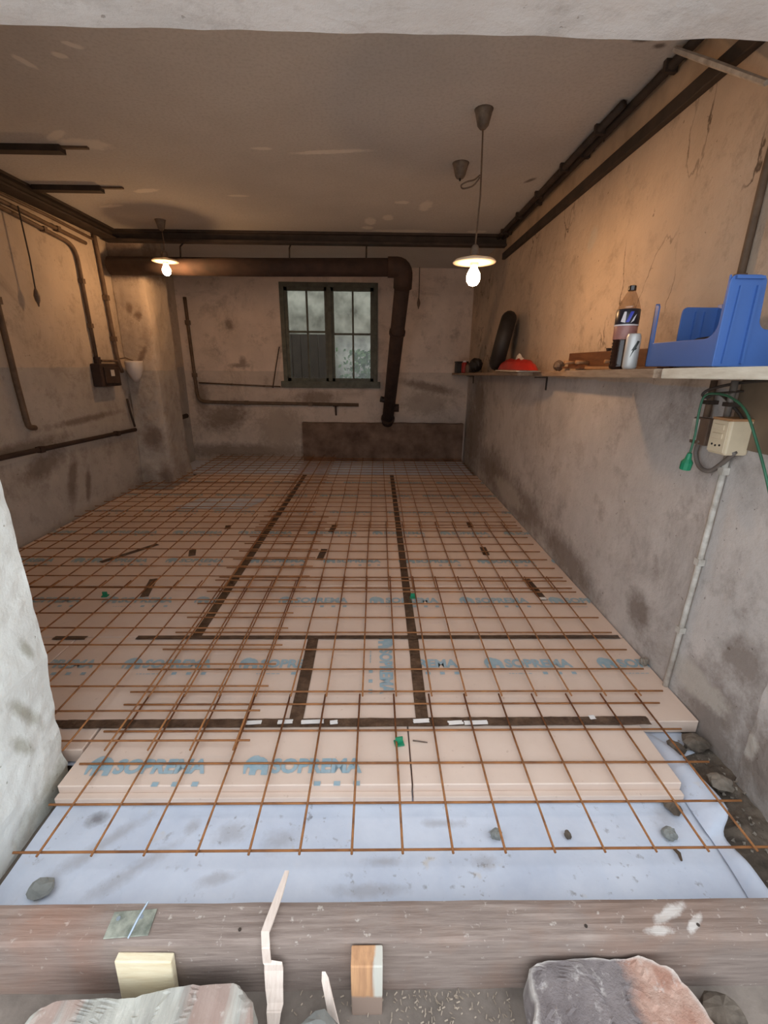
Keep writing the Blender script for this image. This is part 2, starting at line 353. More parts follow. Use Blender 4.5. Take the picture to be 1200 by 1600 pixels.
def smooth_path(pts, n=6):
    P = [Vector(p) for p in pts]; P = [P[0]] + P + [P[-1]]; out = []
    for i in range(1, len(P) - 2):
        for k in range(n):
            t = k / n; a, b, c, d = P[i - 1:i + 3]
            out.append(.5 * ((2 * b) + (c - a) * t + (2 * a - 5 * b + 4 * c - d) * t * t + (3 * b - a - 3 * c + d) * t ** 3))
    return out + [P[-2]]

# ------------------------------------------------------------------ the room
FZ = -.10                                                   # old floor under the insulation
struct(MB().box((LW - .2, .80, FZ - .15), (RW + .2, BW + .2, FZ)).build('floor', 'concrete'))
struct(MB().grid(90, 20, lambda a, b: Vector((-1.4 + a * 2.8, .30 + b * .495, FZ - .024 + .004 * ns(a * 30, b * 6)))).box((-1.4, .30, FZ - .1), (1.4, .795, FZ - .035)).build('floor_threshold', 'threshold'))
struct(MB().box((LW - .25, 1.0, CE), (RW + .25, BW + .25, CE + .2)).build('ceiling', 'ceiling'))
struct(MB().box((LW - .2, 1.3, FZ), (LW, BW + .2, CE)).build('wall_left', 'wall_left'))
struct(MB().box((RW, 1.235, FZ), (RW + .2, BW + .2, CE)).build('wall_right', 'wall_right'))
W0, W1, WZ0, WZ1 = -1.365, 0.0, 1.11, 2.458
m = MB().box((LW, BW, FZ), (W0, BW + .2, CE)).box((W1, BW, FZ), (RW, BW + .2, CE)).box((W0, BW, FZ), (W1, BW + .2, WZ0)).box((W0, BW, WZ1), (W1, BW + .2, CE))
struct(m.build('wall_back', 'wall_back'))
# facade: left jamb with a knocked-off arris, right jamb, lintel
def jamb_l(u_, v):                                          # v: height, u: along the contour outside face -> reveal -> inside face
    z = FZ + v * 2.25
    cx = -1.118 + .004 * ns(z, 3, 0, 6)
    k = u_ * 3
    if k < 1: p = Vector((-3.4 + k * (cx + 3.4), .82, z))
    elif k < 2: p = Vector((cx, .82 + (k - 1) * .49, z))
    else: p = Vector((cx - (k - 2) * 2.2, 1.31, z))
    e = abs(k - 2)
    if e < .32:                                             # broken arris towards the bottom
        q = (1 - e / .32) * max(0, min(1, (.42 - z) / .25)) * (.6 + .8 * abs(ns(z, 1.7, 0, 9)))
        p += Vector((-.022, -.022, 0)) * q
    if 1 < k < 2.02:
        p.x += .008 * ns(p.y, z, 0, 7) + .004 * ns(p.y, z, 4, 22) - .03 * max(0, (.0 - z)) * (1 - abs(k - 1.5))
    return p
m = MB().grid(120, 120, jamb_l); m.box((-3.4, .9, FZ), (-1.6, 1.25, 2.14))
struct(m.build('wall_front_left', 'jamb', smooth=False))
def jamb_r(u_, v):
    z = FZ - .03 + v * 2.3
    k = u_ * 2
    p = Vector((1.315, .80 + k * .435, z)) if k < 1 else Vector((1.315 + (k - 1) * .03, 1.235, z))
    p.x += .010 * ns(p.y, z, 2, 8) + .006 * ns(p.y, z, 7, 20) - .02 * max(0, .25 - z) * (1 + ns(p.y, z, 1, 5))
    return p
m = MB().grid(50, 90, jamb_r); m.box((1.345, .80, FZ - .03), (2.6, 1.235, 2.14))
struct(m.build('wall_front_right', 'jamb_grey'))
def lint(u_, v):
    x = -3.4 + u_ * 6; z0 = 2.092
    k = v * 2
    p = Vector((x, .82, 3.2 - k * (3.2 - z0))) if k < 1 else Vector((x, .82 + (k - 1) * .49, z0))
    if k >= 1: p.z += .006 * ns(x, p.y, 0, 7)
    return p
m = MB().grid(150, 24, lint); m.box((-3.4, .90, 2.13), (2.6, 1.31, 3.2))
struct(m.build('wall_front', 'lintel'))
struct(MB().box((-12, -12, FZ - .2), (12, .80, FZ - .03)).build('floor_outside', 'ground'))
# pier against the left wall, flared and knocked about at its foot
def pier(u_, v):
    z = FZ + v * (CE - FZ); k = u_ * 2
    fl = .05 * max(0, (.45 - z) / .5) ** 1.5
    if k < 1: p = Vector((LW + .005 + k * (.355 + fl), 5.27 - fl, z))
    else: p = Vector((LW + .36 + fl, 5.27 - fl + (k - 1) * (.47 + fl), z))
    e = abs(k - 1)
    if e < .25: p += Vector((-1, 1, 0)) * .018 * (1 - e / .25) ** 2
    d = .012 * ns(p.x + p.y, z, 0, 5) + .004 * ns(p.x + p.y, z, 0, 18)
    return p + (Vector((0, -d, 0)) if k < 1 else Vector((d, 0, 0)))
struct(MB().grid(48, 90, pier).box((LW, 5.40, FZ), (LW + .30, 5.74, CE)).build('wall_pier', 'pier'))
# low sooty plinth along the back wall
def plin(u_, v):
    x = -1.115 + u_ * 2.40; k = v * 2
    p = Vector((x, 6.73, FZ + k * .66)) if k < 1 else Vector((x, 6.73 + (k - 1) * .125, .56))
    p.y += .010 * ns(x, p.z, 0, 6); p.z += .012 * ns(x, 5, 0, 4) * (k >= 1)
    return p
struct(MB().grid(60, 14, plin).box((-1.115, 6.76, FZ), (1.285, BW, .54)).build('trim_1', 'plinth'))

# window with two casements of four panes
wf = thing('window_1', 'grey-green wooden casement window with eight panes in the back wall', 'window', ((W0 + W1) / 2, BW, WZ0)); wf['kind'] = 'structure'
del wf['label'], wf['category']
ox, oz = (W0 + W1) / 2, WZ0
ww, wh = W1 - W0, WZ1 - WZ0
def wbox(name, x0, x1, z0, z1, y0=-.02, y1=.05, par=None, mat='grey_frame'):
    return MB().box((x0, y0, z0), (x1, y1, z1)).build(name, mat, par or wf, bevel=.004 if mat == 'grey_frame' else 0)
hw = ww / 2
wbox('frame_jamb', -hw, -hw + .06, 0, wh); wbox('frame_jamb', hw - .06, hw, 0, wh)
wbox('frame_head', -hw + .06, hw - .06, wh - .06, wh); wbox('window_sill', -hw - .04, hw + .04, -.05, .04, -.05, .08)
for sx, tz in ((-1, .70), (1, .675)):
    x0, x1 = (-hw + .06, -.02) if sx < 0 else (.02, hw - .06)
    cs = MB().box((x0, 0, .04), (x0 + .045, .045, wh - .06)).box((x1 - .045, 0, .04), (x1, .045, wh - .06)).box((x0, 0, .04), (x1, .045, .085)).box((x0, 0, wh - .105), (x1, .045, wh - .06)).build('casement', 'grey_frame', wf)
    xm = (x0 + x1) / 2 + .01
    wbox('glazing_bar', xm - .013, xm + .013, .085, wh - .105, .005, .04, cs); wbox('glazing_bar', x0 + .045, x1 - .045, tz, tz + .028, .006, .039, cs)
    for a, b in ((x0 + .045, xm - .013), (xm + .013, x1 - .045)):
        for c, d in ((.085, tz), (tz + .028, wh - .105)):
            wbox('pane', a, b, c, d, .018, .022, cs, 'glass')
wbox('meeting_post', -.03, .03, .04, wh - .06, -.02, .04)
# what stands behind the window
struct(MB().box((-6, BW + .2, -.3), (5, 12, FZ - .02)).build('floor_yard', 'ground'))
struct(MB().grid(40, 24, lambda a, b: Vector((-6 + a * 11, 9.0 + .05 * ns(a * 9, b * 5), FZ + b * 4.6))).box((-6, 9.06, FZ), (5, 9.3, 4.5)).build('wall_yard', 'garden_wall'))
def pts_at(px, py, y): return PY(px, py, y)
a, b = PY(452, 522, 8.85), PY(505, 640, 8.85)
t = thing('shed_door', 'dark boarded door seen through the lower left panes of the window', 'door', ((a.x + b.x) / 2, 8.86, FZ))
for k in range(5):
    x0 = -.40 + k * .16; MB().box((x0, -.03, 0), (x0 + .152, .02, a.z - FZ)).build('board', 'garden_stone', t, bevel=.004)
MB().box((-.40, .02, .5), (.40, .05, .6)).build('rail', 'garden_stone', t)
a = PY(566, 560, 8.2)
t = thing('ivy_bush', 'leafy green ivy seen through the lower right panes of the window', 'plant', (a.x + .16, 8.2, FZ))
m = MB(); st = MB()
for k in range(1100):
    p = Vector((random.gauss(.0, .24), random.gauss(0, .15), random.uniform(.45, 1.74)))
    n_ = Vector((random.gauss(0, 1), random.gauss(-1, .6), random.gauss(.3, .6))).normalized(); s1 = n_.orthogonal().normalized(); s2 = n_.cross(s1); q = random.uniform(.03, .055)
    m.add([p - s1 * q, p + s2 * q * .7, p + s1 * q * 1.2, p - s2 * q * .7], [(0, 1, 2, 3)])
o = m.build('foliage', 'leaf', t); o['kind'] = 'stuff'
for k in range(6):
    st = MB().tube([(random.uniform(-.1, .1), 0, 0), (random.uniform(-.2, .2), .05, .6), (random.uniform(-.3, .3), .05, 1.3)], [.02, .014, .006], 6).build('stem', 'twig', t)

# ------------------------------------------------------------------ steel and pipes overhead
t = thing('ceiling_beam', 'dark steel cross beam under the ceiling from the pier to the right wall', 'beam', (-.7, 5.205, CE))
MB().box((-2.06, -.05, -.022), (2.02, .05, 0)).build('top_flange', 'dark_iron', t); MB().box((-2.06, -.008, -.085), (2.02, .008, -.022)).build('web', 'dark_iron', t); MB().box((-2.06, -.05, -.105), (2.02, .05, -.085)).build('bottom_flange', 'dark_iron', t)
t = thing('ceiling_beam', 'dark steel beam running along the top of the left wall', 'beam', (-2.70, 3.3, CE))
MB().box((-.06, -1.9, -.02), (.07, 1.94, 0)).build('top_flange', 'dark_iron', t); MB().box((-.012, -1.9, -.075), (.02, 1.94, -.02)).build('web', 'dark_iron', t); MB().box((-.06, -1.9, -.09), (.07, 1.94, -.075)).build('bottom_flange', 'dark_iron', t)
for (x0, x1, y, lab) in ((-2.62, -1.965, 3.375, 'dark steel bar end bedded in the ceiling, the nearer of two at left'), (-2.62, -2.107, 4.042, 'dark steel bar end bedded in the ceiling, the farther of two at left')):
    t = thing('joist_end', lab, 'beam', (x0, y, CE))
    MB().box((0, -.032, -.035), (x1 - x0, .032, 0)).build('flange', 'dark_iron', t); MB().box((x1 - x0, -.012, -.012), (x1 - x0 + .16, .012, 0)).build('tail', 'conduit', t)
t = thing('wall_rail', 'dark steel band fixed along the top of the right wall', 'rail', (RW, 3.4, 2.47))
MB().box((-.035, -2.1, -.03), (0, 1.86, .03)).build('band', 'dark_iron', t, bevel=.004)
MB().box((-.02, -2.1, .03), (0, 1.86, .15)).build('flat_panel', 'rail_board', t)
for x, y0, y1, lab in ((1.275, 1.35, 5.24, 'thin dark pipe on the ceiling nearest the right wall'), (1.225, 2.75, 5.24, 'second dark pipe on the ceiling beside the right wall')):
    t = thing('ceiling_pipe', lab, 'pipe', (x, y0, CE - .022))
    MB().tube([(0, 0, 0), (0, (y1 - y0) / 2, -.004), (0, y1 - y0, 0)], .02, 8).build('tube', 'dark_iron', t, smooth=True)
    for k in range(5):
        q = .25 + k * (y1 - y0 - .5) / 4; MB().box((-.028, q - .012, -.026), (.028, q + .012, .022)).build('clip', 'dark_iron', t)
a, b = Vector((1.235, 2.36, 2.638)), Vector((1.29, 1.92, 2.33))
tag(MB().tube([a, (a + b) / 2, b + (b - a) * .15], [.010, .012, .010], 6).build('lath', 'conduit_white', None), 'thin pale lath hanging askew across the rail at the top of the right wall', 'lath')

# big brown flue: along under the cross beam, then down to the plinth
t = thing('flue_pipe', 'thick brown flue pipe running under the beam and down to the plinth', 'pipe', (.25, 5.12, 2.31))
run = [(-2.715, 5.125, 2.312), (-1.2, 5.12, 2.314), (.245, 5.12, 2.33)]
MB().tube(rel(t, run), .086, 16).build('horizontal_run', 'brown_iron', t, smooth=True)
MB().tube(rel(t, bend([(.1, 5.12, 2.33), (.262, 5.12, 2.33), (.258, 5.20, 2.15)], .1, 6)), .098, 16).build('elbow', 'brown_iron', t, smooth=True)
top, bot = Vector((.262, 5.16, 2.25)), Vector((.14, 6.80, .56)); bot = Vector((.150, 6.762, .568))
MB().tube(rel(t, [top, bot]), .083, 16).build('riser', 'brown_iron', t, smooth=True)
for q, rr in ((.30, .096), (.96, .10)):
    c = top.lerp(bot, q); d = (bot - top).normalized() * .018
    MB().tube(rel(t, [c - d, c + d]), rr, 16).build('collar', 'brown_iron', t)
c = top.lerp(bot, .80)
MB().tube(rel(t, [c, c + Vector((-.13, -.02, .03))]), .04, 10).build('cleaning_stub', 'black', t)
c = top.lerp(bot, .86)
MB().tube(rel(t, [c, c + Vector((.14, 0, 0))]), .055, 12).build('side_stub', 'brown_iron', t)
for x in (-2.0, -.9, -.12):
    MB().tube(rel(t, [(x, 5.14, 2.39), (x, 5.16, 2.50), (x, 5.25, 2.55)]), .008, 6).build('hanger', 'dark_iron', t)

# ------------------------------------------------------------------ pendant lamps
def lamp(loc_shade, ztop, lab, cordwob=0.0):
    x, y, z = loc_shade; t = thing('pendant_lamp', lab, 'lamp', (x, y, z))
    MB().lathe([(.120, -.014), (.122, -.010), (.110, .000), (.06, .012), (.028, .020), (.027, .016), (.06, .008), (.11, -.004), (.119, -.013)], n=28).build('lamp_shade', 'enamel', t, smooth=True)
    MB().lathe([(.018, -.03), (.026, -.028), (.027, .05), (.018, .07), (.006, .08)], n=14).build('socket', 'porcelain', t, smooth=True)
    MB().lathe([(.004, -.134), (.022, -.129), (.035, -.112), (.040, -.092), (.036, -.070), (.024, -.048), (.016, -.030)], n=18).build('bulb', 'bulb', t, smooth=True)
    MB().tube([(0, 0, .075), (.01, 0, (ztop - z) * .45), (.003, 0, (ztop - z) * .8), (0, 0, ztop - z - .07)], .0045, 6).build('cord', 'conduit', t)
    MB().lathe([(.016, ztop - z - .085), (.03, ztop - z - .07), (.045, ztop - z - .01), (.05, ztop - z)], n=16).build('ceiling_rose', 'porcelain', t, smooth=True)
    return t
t = lamp((.55, 2.87, 1.950), CE, 'lit pendant lamp with white enamel shade hanging over the right side of the floor')
lamp((-2.036, 4.85, 2.315), CE, 'lit pendant lamp with white shade hanging just in front of the pier')
k = smooth_path([(.0, 0, .40), (-.01, 0, .385), (-.035, .01, .362), (-.085, .01, .350), (-.098, .0, .362), (-.07, -.01, .375), (-.03, -.01, .385), (.0, 0, .41)])
MB().tube(k, .004, 6).build('cord_loop', 'conduit', t)
p = PZ(720, 255, CE)
t = thing('ceiling_rose', 'small unused ceiling rose behind the near pendant lamp cord', 'ceiling rose', (p.x, p.y, CE))
MB().lathe([(.024, -.085), (.034, -.07), (.05, -.012), (.056, 0)], n=16).build('body', 'porcelain', t, smooth=True); MB().tube([(0, 0, -.085), (.0, 0, -.10)], .006, 6).build('cord_stub', 'black', t)

# ------------------------------------------------------------------ fittings on the left wall
LX = LW + .025
def pipe(name, lab, cat, pts, r_, mat, clips=(), rad=.06, n=8):
    t = thing(name, lab, cat, Vector(pts[0]))
    MB().tube(rel(t, bend(pts, rad)), r_, n).build('tube', mat, t, smooth=True)
    for c in clips:
        i = int(c); q = Vector(pts[i]).lerp(Vector(pts[i + 1]), c - i)
        s_ = r_ * 1.2
        MB().box(q - Vector((s_, s_, s_)) - t.location, q + Vector((s_, s_, s_)) - t.location).build('clip', mat, t)
    return t
pipe('conduit', 'lowest conduit high on the left wall, bending down to the dark switch box', 'conduit', [(LX, 1.6, 2.50), (LX, 3.9, 2.455), (LX, 4.70, 2.395), (LX, 4.714, 1.425)], .017, 'conduit', (.5, 1.5, 2.3, 2.7), .14)
pipe('conduit', 'middle conduit high on the left wall with a cut end near the pier', 'conduit', [(LX, 1.6, 2.54), (LX, 3.9, 2.502), (LX, 4.87, 2.455)], .017, 'conduit', (.5, 1.6))
pipe('conduit', 'highest conduit on the left wall just under the steel beam', 'conduit', [(LX, 1.6, 2.575), (LX, 4.4, 2.545), (LX, 5.00, 2.52)], .013, 'conduit', (.6,))
pipe('conduit', 'vertical conduit on the left wall right beside the pier', 'conduit', [(LX, 5.03, 2.62), (LX, 5.05, 2.40), (LX + .01, 5.07, 1.42), (LX + .01, 5.12, 1.28)], .02, 'conduit', (1.4, 1.8))
t = thing('switch_box', 'dark iron switch box on the left wall below two conduits', 'switch', (LW, 4.79, 1.27))
MB().box((0, -.17, -.12), (.10, .17, .10)).build('body', 'brown_iron', t, bevel=.012); MB().box((.10, -.13, -.09), (.115, .13, .07)).build('cover', 'brown_iron', t, bevel=.006)
MB().box((.115, -.03, -.02), (.119, .03, .04)).build('name_plate', 'pale_film', t); MB().tube([(.03, -.076, .10), (.03, -.076, .16)], .03, 10).build('cable_gland', 'brown_iron', t); MB().tube([(.05, -.05, .125), (.05, .24, .125)], .012, 8).build('link_conduit', 'conduit', t)
t = thing('funnel', 'pale plastic funnel hanging beside the dark switch box on the left wall', 'funnel', (LW + .15, 5.165, 1.40))
MB().lathe([(.09, 0), (.092, -.02), (.086, -.09), (.05, -.17), (.022, -.22), (.018, -.215), (.045, -.165), (.08, -.088), (.084, -.01)], n=18).build('cone', 'pale_film', t, smooth=True); MB().tube([(0, 0, 0), (-.08, .0, .03), (-.15, 0, .02)], .006, 6).build('hook', 'conduit', t)
def pull(name_lab, top, zb, r_=.003):
    t = thing('pull_switch', name_lab, 'switch', top); L = top[2] - zb
    MB().tube([(0, 0, 0), (.004, .005, -L * .5), (0, 0, -L + .12)], r_, 6).build('cord', 'black_cable', t); MB().lathe([(.004, -L), (.008, -L + .02), (.018, -L + .045), (.022, -L + .08), (.014, -L + .115), (.005, -L + .14)], n=12).build('handle', 'brown_bak', t, smooth=True)
pull('pear pull switch on a long cord hanging beside the left wall', (LW + .068, 3.985, 2.50), 1.80, .006)
pull('pear pull switch on a thin cord hanging in front of the back wall', (.565, 6.80, CE), 2.13, .005)
pipe('downpipe', 'grey brown vertical pipe on the left wall at its nearest end', 'pipe', [(LW + .03, 3.60, 2.40), (LW + .03, 3.615, 1.2), (LW + .03, 3.63, .88), (LW + .03, 3.70, .87)], .021, 'conduit', (.5,), .05)
pipe('water_pipe', 'dark water pipe running low along the left wall to the pier', 'pipe', [(LX, 1.5, .72), (LX, 3.33, .70), (LX, 5.22, .652)], .02, 'brown_iron', (1.2, 1.8))
pipe('water_pipe', 'short dark pipe stub behind the foot of the pier', 'pipe', [(LX + .03, 5.80, .655), (LX + .03, 6.60, .665)], .032, 'dark_iron', (.6,))
pipe('drain_pipe', 'thin crooked pipe drop beside the pier above the water pipe', 'pipe', [(LW + .03, 5.14, 1.0), (LW + .03, 5.16, .86), (LW + .04, 5.19, .69)], .012, 'dark_iron')
BY = BW - .036
pipe('water_pipe', 'dark pipe dropping down the back wall then running below the window', 'pipe', [(-2.66, BY, 2.25), (-2.655, BY, 1.6), (-2.64, BY, .845), (-.28, BY, .818)], .024, 'conduit', (.5, 1.5, 2.3, 2.7), .12)
pipe('conduit', 'thin conduit across the back wall left of the window', 'conduit', [(-2.60, BY + .01, 1.115), (-1.42, BY + .01, 1.07)], .011, 'conduit', (.4, .8))
t = thing('pipe_bracket', 'dark iron bracket under the end of the back wall pipe', 'bracket', (-.62, BW, .80))
MB().prism([(0, 0), (-.05, 0), (-.05, -.01), (-.005, -.14), (0, -.14)], -.012, .012, lambda a, b, d: (d, a, b)).build('arm', 'brown_iron', t); MB().box((-.04, -.055, -.005), (.04, 0, .005)).build('saddle', 'brown_iron', t)
tag(MB().tube([(-1.40, 6.81, 1.62), (-1.46, 6.79, 1.35), (-1.525, 6.795, 1.055)], .008, 6).build('iron_rod', 'dark_iron'), 'thin dark rod leaning on the left side of the window frame', 'rod')

# ------------------------------------------------------------------ shelf on the right wall and what lies on it
SZ = lambda y: 1.378 - (y - 1.25) * .0172                  # the shelf sags away from the door
def board(y0, y1, x0, th, mat, lab, dz=0, x1=RW):
    m = MB()
    for y in (y0, y1):
        z = SZ(y) + dz; m.v += [(x0, y, z - th), (x1, y, z - th), (x1, y, z), (x0, y, z)]
    m.f = [(0, 1, 2, 3), (7, 6, 5, 4), (0, 4, 5, 1), (1, 5, 6, 2), (2, 6, 7, 3), (3, 7, 4, 0)]
    return tag(m.build('shelf_board', mat, None, bevel=.004), lab, 'shelf')
board(3.62, BW - .01, 1.085, .028, 'shelf_brown', 'long worn shelf board on the far part of the right wall', 0)
board(2.47, 3.60, 1.20, .030, 'shelf_brown', 'narrow brown shelf board in the middle of the right wall')
board(1.66, 2.45, .985, .034, 'shelf_brown', 'brown shelf board under the cola bottle')
board(.86, 1.64, 1.0, .034, 'shelf_white', 'white painted shelf board under the blue plastic bin', 0, 1.296)
a = PX(800, 573, 1.06); b = PX(858, 576, 1.06)
tag(MB().box((1.05, 3.55, SZ(3.55) + .0005), (1.24, 4.18, SZ(3.9) + .014)).build('shelf_plank', 'shelf_white', None, bevel=.002), 'short white plank lying under the red bag on the shelf', 'plank')
for y, lab in ((6.45, 'iron bracket under the far end of the shelf'), (3.64, 'iron bracket under the shelf below the red bag'), (1.36, 'iron bracket under the white shelf board')):
    t = thing('shelf_bracket', lab, 'bracket', (RW, y, SZ(y) - .036)); dd = .05 if y == 2.9 else .10
    MB().box((-dd, -.010, -.008), (0, .010, .0)).build('arm', 'dark_iron', t); MB().box((-.008, -.010, -dd), (0, .010, -.008)).build('leg', 'dark_iron', t)

# blue stacking bin
y0, y1, x0, x1 = 1.48, 1.848, 1.055, 1.30; zb = SZ(1.6) + .006
t = thing('storage_bin', 'blue plastic stacking bin with tall corner posts on the white shelf board', 'bin', (x0, y0, zb)); L, Wd = y1 - y0, x1 - x0
MB().box((.004, .004, 0), (Wd - .004, L - .004, .008)).build('base', 'blue', t)
def arc(cx, cy, r_, a0, a1, n=5): return [(cx + r_ * math.cos(math.radians(a0 + (a1 - a0) * k / n)), cy + r_ * math.sin(math.radians(a0 + (a1 - a0) * k / n))) for k in range(n + 1)]
hl, hp = .085, .262
side = [(0, 0), (L, 0), (L, .225), (L - .022, .225), (L - .022, hl)] + arc(.10 + .06, hl + .06, .06, 270, 180) + [(.10, .18), (.10, hl)][:0] + [(.095, .16), (.0, .16)]
side = [(0, 0), (L, 0), (L, .215), (L - .014, .222), (L - .026, .215), (L - .026, hl)] + arc(.055, hl + .05, .05, 270, 180) + [(.005, hp), (0, hp)]
MB().prism(side, 0, .006, lambda a, b, d: (d, a, b)).build('front_side', 'blue', t, bevel=.0015)
back = [(0, 0), (L, 0), (L, .225), (L - .026, .225), (L - .026, hl), (.03, hl), (.03, hp), (0, hp)]
MB().prism(back, Wd - .006, Wd, lambda a, b, d: (d, a, b)).build('back_side', 'blue', t, bevel=.0015)
near = [(0, 0), (Wd, 0), (Wd, hl + .03)] + arc(.118 + .03, hl + .055, .03, 270, 180) + arc(.112 - .022, hp - .022, .022, 0, 90) + arc(.02, hp - .02, .02, 90, 180)
MB().prism(near, -.006, .002, lambda a, b, d: (a, d, b)).build('near_end', 'blue', t, bevel=.002)
MB().prism([(.026, .01), (.032, .01), (.036, hp - .03), (.030, hp - .03)], -.012, -.006, lambda a, b, d: (a, d, b)).build('rib', 'blue', t); MB().prism([(.084, .01), (.092, .01), (.090, hp - .03), (.082, hp - .03)], -.014, -.006, lambda a, b, d: (a, d, b)).build('rib', 'blue', t)
MB().prism([(.012, hp - .012), (.098, hp - .012), (.098, hp - .004), (.012, hp - .004)], -.014, -.006, lambda a, b, d: (a, d, b)).build('rim', 'blue', t)
far = [(0, 0), (Wd, 0), (Wd, .215)] + arc(Wd - .12, .195, .02, 90, 180) + [(Wd - .14, hl), (.015, hl), (.015, .225), (0, .225)]
MB().prism(far, L - .006, L, lambda a, b, d: (a, d, b)).build('far_end', 'blue', t, bevel=.0015)
for q in (.05, .085): MB().prism([(Wd - q - .006, .02), (Wd - q, .02), (Wd - q, .20), (Wd - q - .006, .20)], L - .014, L - .006, lambda a, b, d: (a, d, b)).build('rib', 'blue', t)
# dark bits in the bin
def lump(name, c, r_, mat, lab, cat, sq=(1, 1, 1), seed=0, group=None, n=14, amp=.25, fr=6):
    m = MB(); V = []; c = Vector(c)
    for j in range(n // 2 + 1):
        th = math.pi * j / (n // 2)
        for k in range(n):
            ph = 2 * math.pi * k / n; d = Vector((math.sin(th) * math.cos(ph), math.sin(th) * math.sin(ph), math.cos(th)))
            q = r_ * (1 + amp * noise.noise(d * 1.7 + Vector((seed, seed * 2, 0))) + amp * .4 * noise.noise(d * fr + Vector((seed, 0, 3))))
            V.append(Vector((d.x * sq[0], d.y * sq[1], d.z * sq[2])) * q)
    F = [(j * n + k, j * n + (k + 1) % n, (j + 1) * n + (k + 1) % n, (j + 1) * n + k) for j in range(n // 2) for k in range(n)]
    m.add(V, F); o = m.build(name, mat, None, smooth=False); o.location = c
    return tag(o, lab, cat, group)
lump('rag', (x0 + .13, y0 + .22, zb + .058), .05, 'black', 'black rag bundled inside the blue bin', 'rag', (1.2, 2.0, .9), 3)
lump('work_glove', (x1 - .05, 1.315, SZ(1.31) + .04), .045, 'black', 'dark crumpled glove on the white shelf board near its outer end', 'glove', (.9, .8, .9), 5)
# cola bottle
p = Vector((1.045, 2.02, SZ(2.0))); hb = .325
t = thing('cola_bottle', 'large cola bottle with a black and blue label on the brown shelf board', 'bottle', p)
def tilt(o): return o
prof = [(.03, 0), (.041, .004), (.044, .012)]
for k in range(8): prof += [(.044, .018 + k * .0125), (.0405, .024 + k * .0125)]
prof += [(.044, .12), (.044, .125)]
MB().lathe(prof, n=24).build('lower_body', 'cola', t, smooth=True)
MB().lathe([(.0442, .120), (.0448, .122), (.0448, .172), (.0442, .174)], n=24).build('lower_label', 'lab_pink', t, smooth=True)
MB().lathe([(.0445, .174), (.0455, .176), (.0462, .20), (.0455, .236), (.0435, .238)], n=24).build('label', 'lab_black', t, smooth=True)
MB().lathe([(.0453, .173), (.0468, .174), (.0468, .178), (.0453, .179)], n=24).build('label_band', 'lab_white', t)
MB().lathe([(.0435, .238), (.041, .248), (.034, .268), (.024, .290), (.0155, .305), (.013, .312)], n=24).build('shoulder', 'pet', t, smooth=True)
MB().lathe([(.0145, .308), (.0155, .310), (.0155, .326), (.013, .328)], n=16).build('cap', 'cola', t)
def onlabel(pts, r_, mat, name, zc, ac):
    m = MB(); n = len(pts); V = []
    for rr in (r_, r_ + .0012):
        for a, b in pts:
            an = ac + a / r_; V.append((rr * math.cos(an), rr * math.sin(an), zc + b))
    m.add(V, [tuple(range(n, 2 * n)), tuple(reversed(range(n)))] + [(i, (i + 1) % n, (i + 1) % n + n, i + n) for i in range(n)])
    return m.build(name, mat, t)
an = math.atan2(-p.y, -p.x)
onlabel([(-.004, -.02), (.008, -.02), (.022, .02), (.010, .02)], .0464, 'lab_blue', 'blue_stroke', .206, an)
onlabel([(-.024, -.018), (-.006, -.022), (-.006, .02), (-.014, .02)], .0464, 'lab_white', 'white_stroke', .206, an)
onlabel([(.014, -.022), (.026, -.012), (.034, .012), (.024, .0)], .0464, 'lab_white', 'white_stroke', .204, an)
# white can
p = Vector((1.035, 1.925, SZ(1.915)))
t = thing('drink_can', 'white drink can with a dark zigzag mark in front of the cola bottle', 'can', p)
MB().lathe([(.022, 0), (.026, .006), (.0275, .012), (.0275, .122), (.0235, .134), (.0225, .137), (.0215, .134)], n=22).build('body', 'can', t, smooth=True)
MB().lathe([(.0215, .133), (.010, .1335)], n=22).build('lid', 'galv', t)
an = math.atan2(-p.y, -p.x) + .35
onlabel([(.016, .032), (.004, .006), (.010, .008), (-.014, -.03), (-.006, -.002), (-.012, -.004), (.006, .034)], .0279, 'can_mark', 'zigzag_mark', .075, an)
# coat rack lying on the narrow board
y0, y1 = 2.03, 3.12
t = thing('coat_rack', 'brown wooden coat rack with light pegs lying on the shelf behind the bottle', 'rack', (1.235, y0, SZ(2.03) + .001))
MB().box((.03, 0, 0), (.052, y1 - y0, .095)).build('rail', 'rack_wood', t, bevel=.004)
MB().box((-.02, .0, 0), (.03, y1 - y0 - .03, .012)).build('ledge', 'rack_wood', t, bevel=.003)
for k, q in enumerate((.95, .78, .42)):
    MB().tube([(.03, q, .035), (-.02, q, .037), (-.05, q, .036)], [.011, .010, .012], 10).build('peg', 'peg', t, smooth=True)
MB().tube([(.04, .58, .094), (.04, .58, .110)], [.012, .016], 8).build('knob', 'brown_iron', t)
# short light offcut of wood near it
tag(MB().box((1.07, 2.10, SZ(2.2) + .002), (1.125, 2.42, SZ(2.2) + .016)).build('wood_offcut', 'peg', None, bevel=.002), 'thin light wood offcut lying on the brown shelf board beside the bottle', 'offcut')
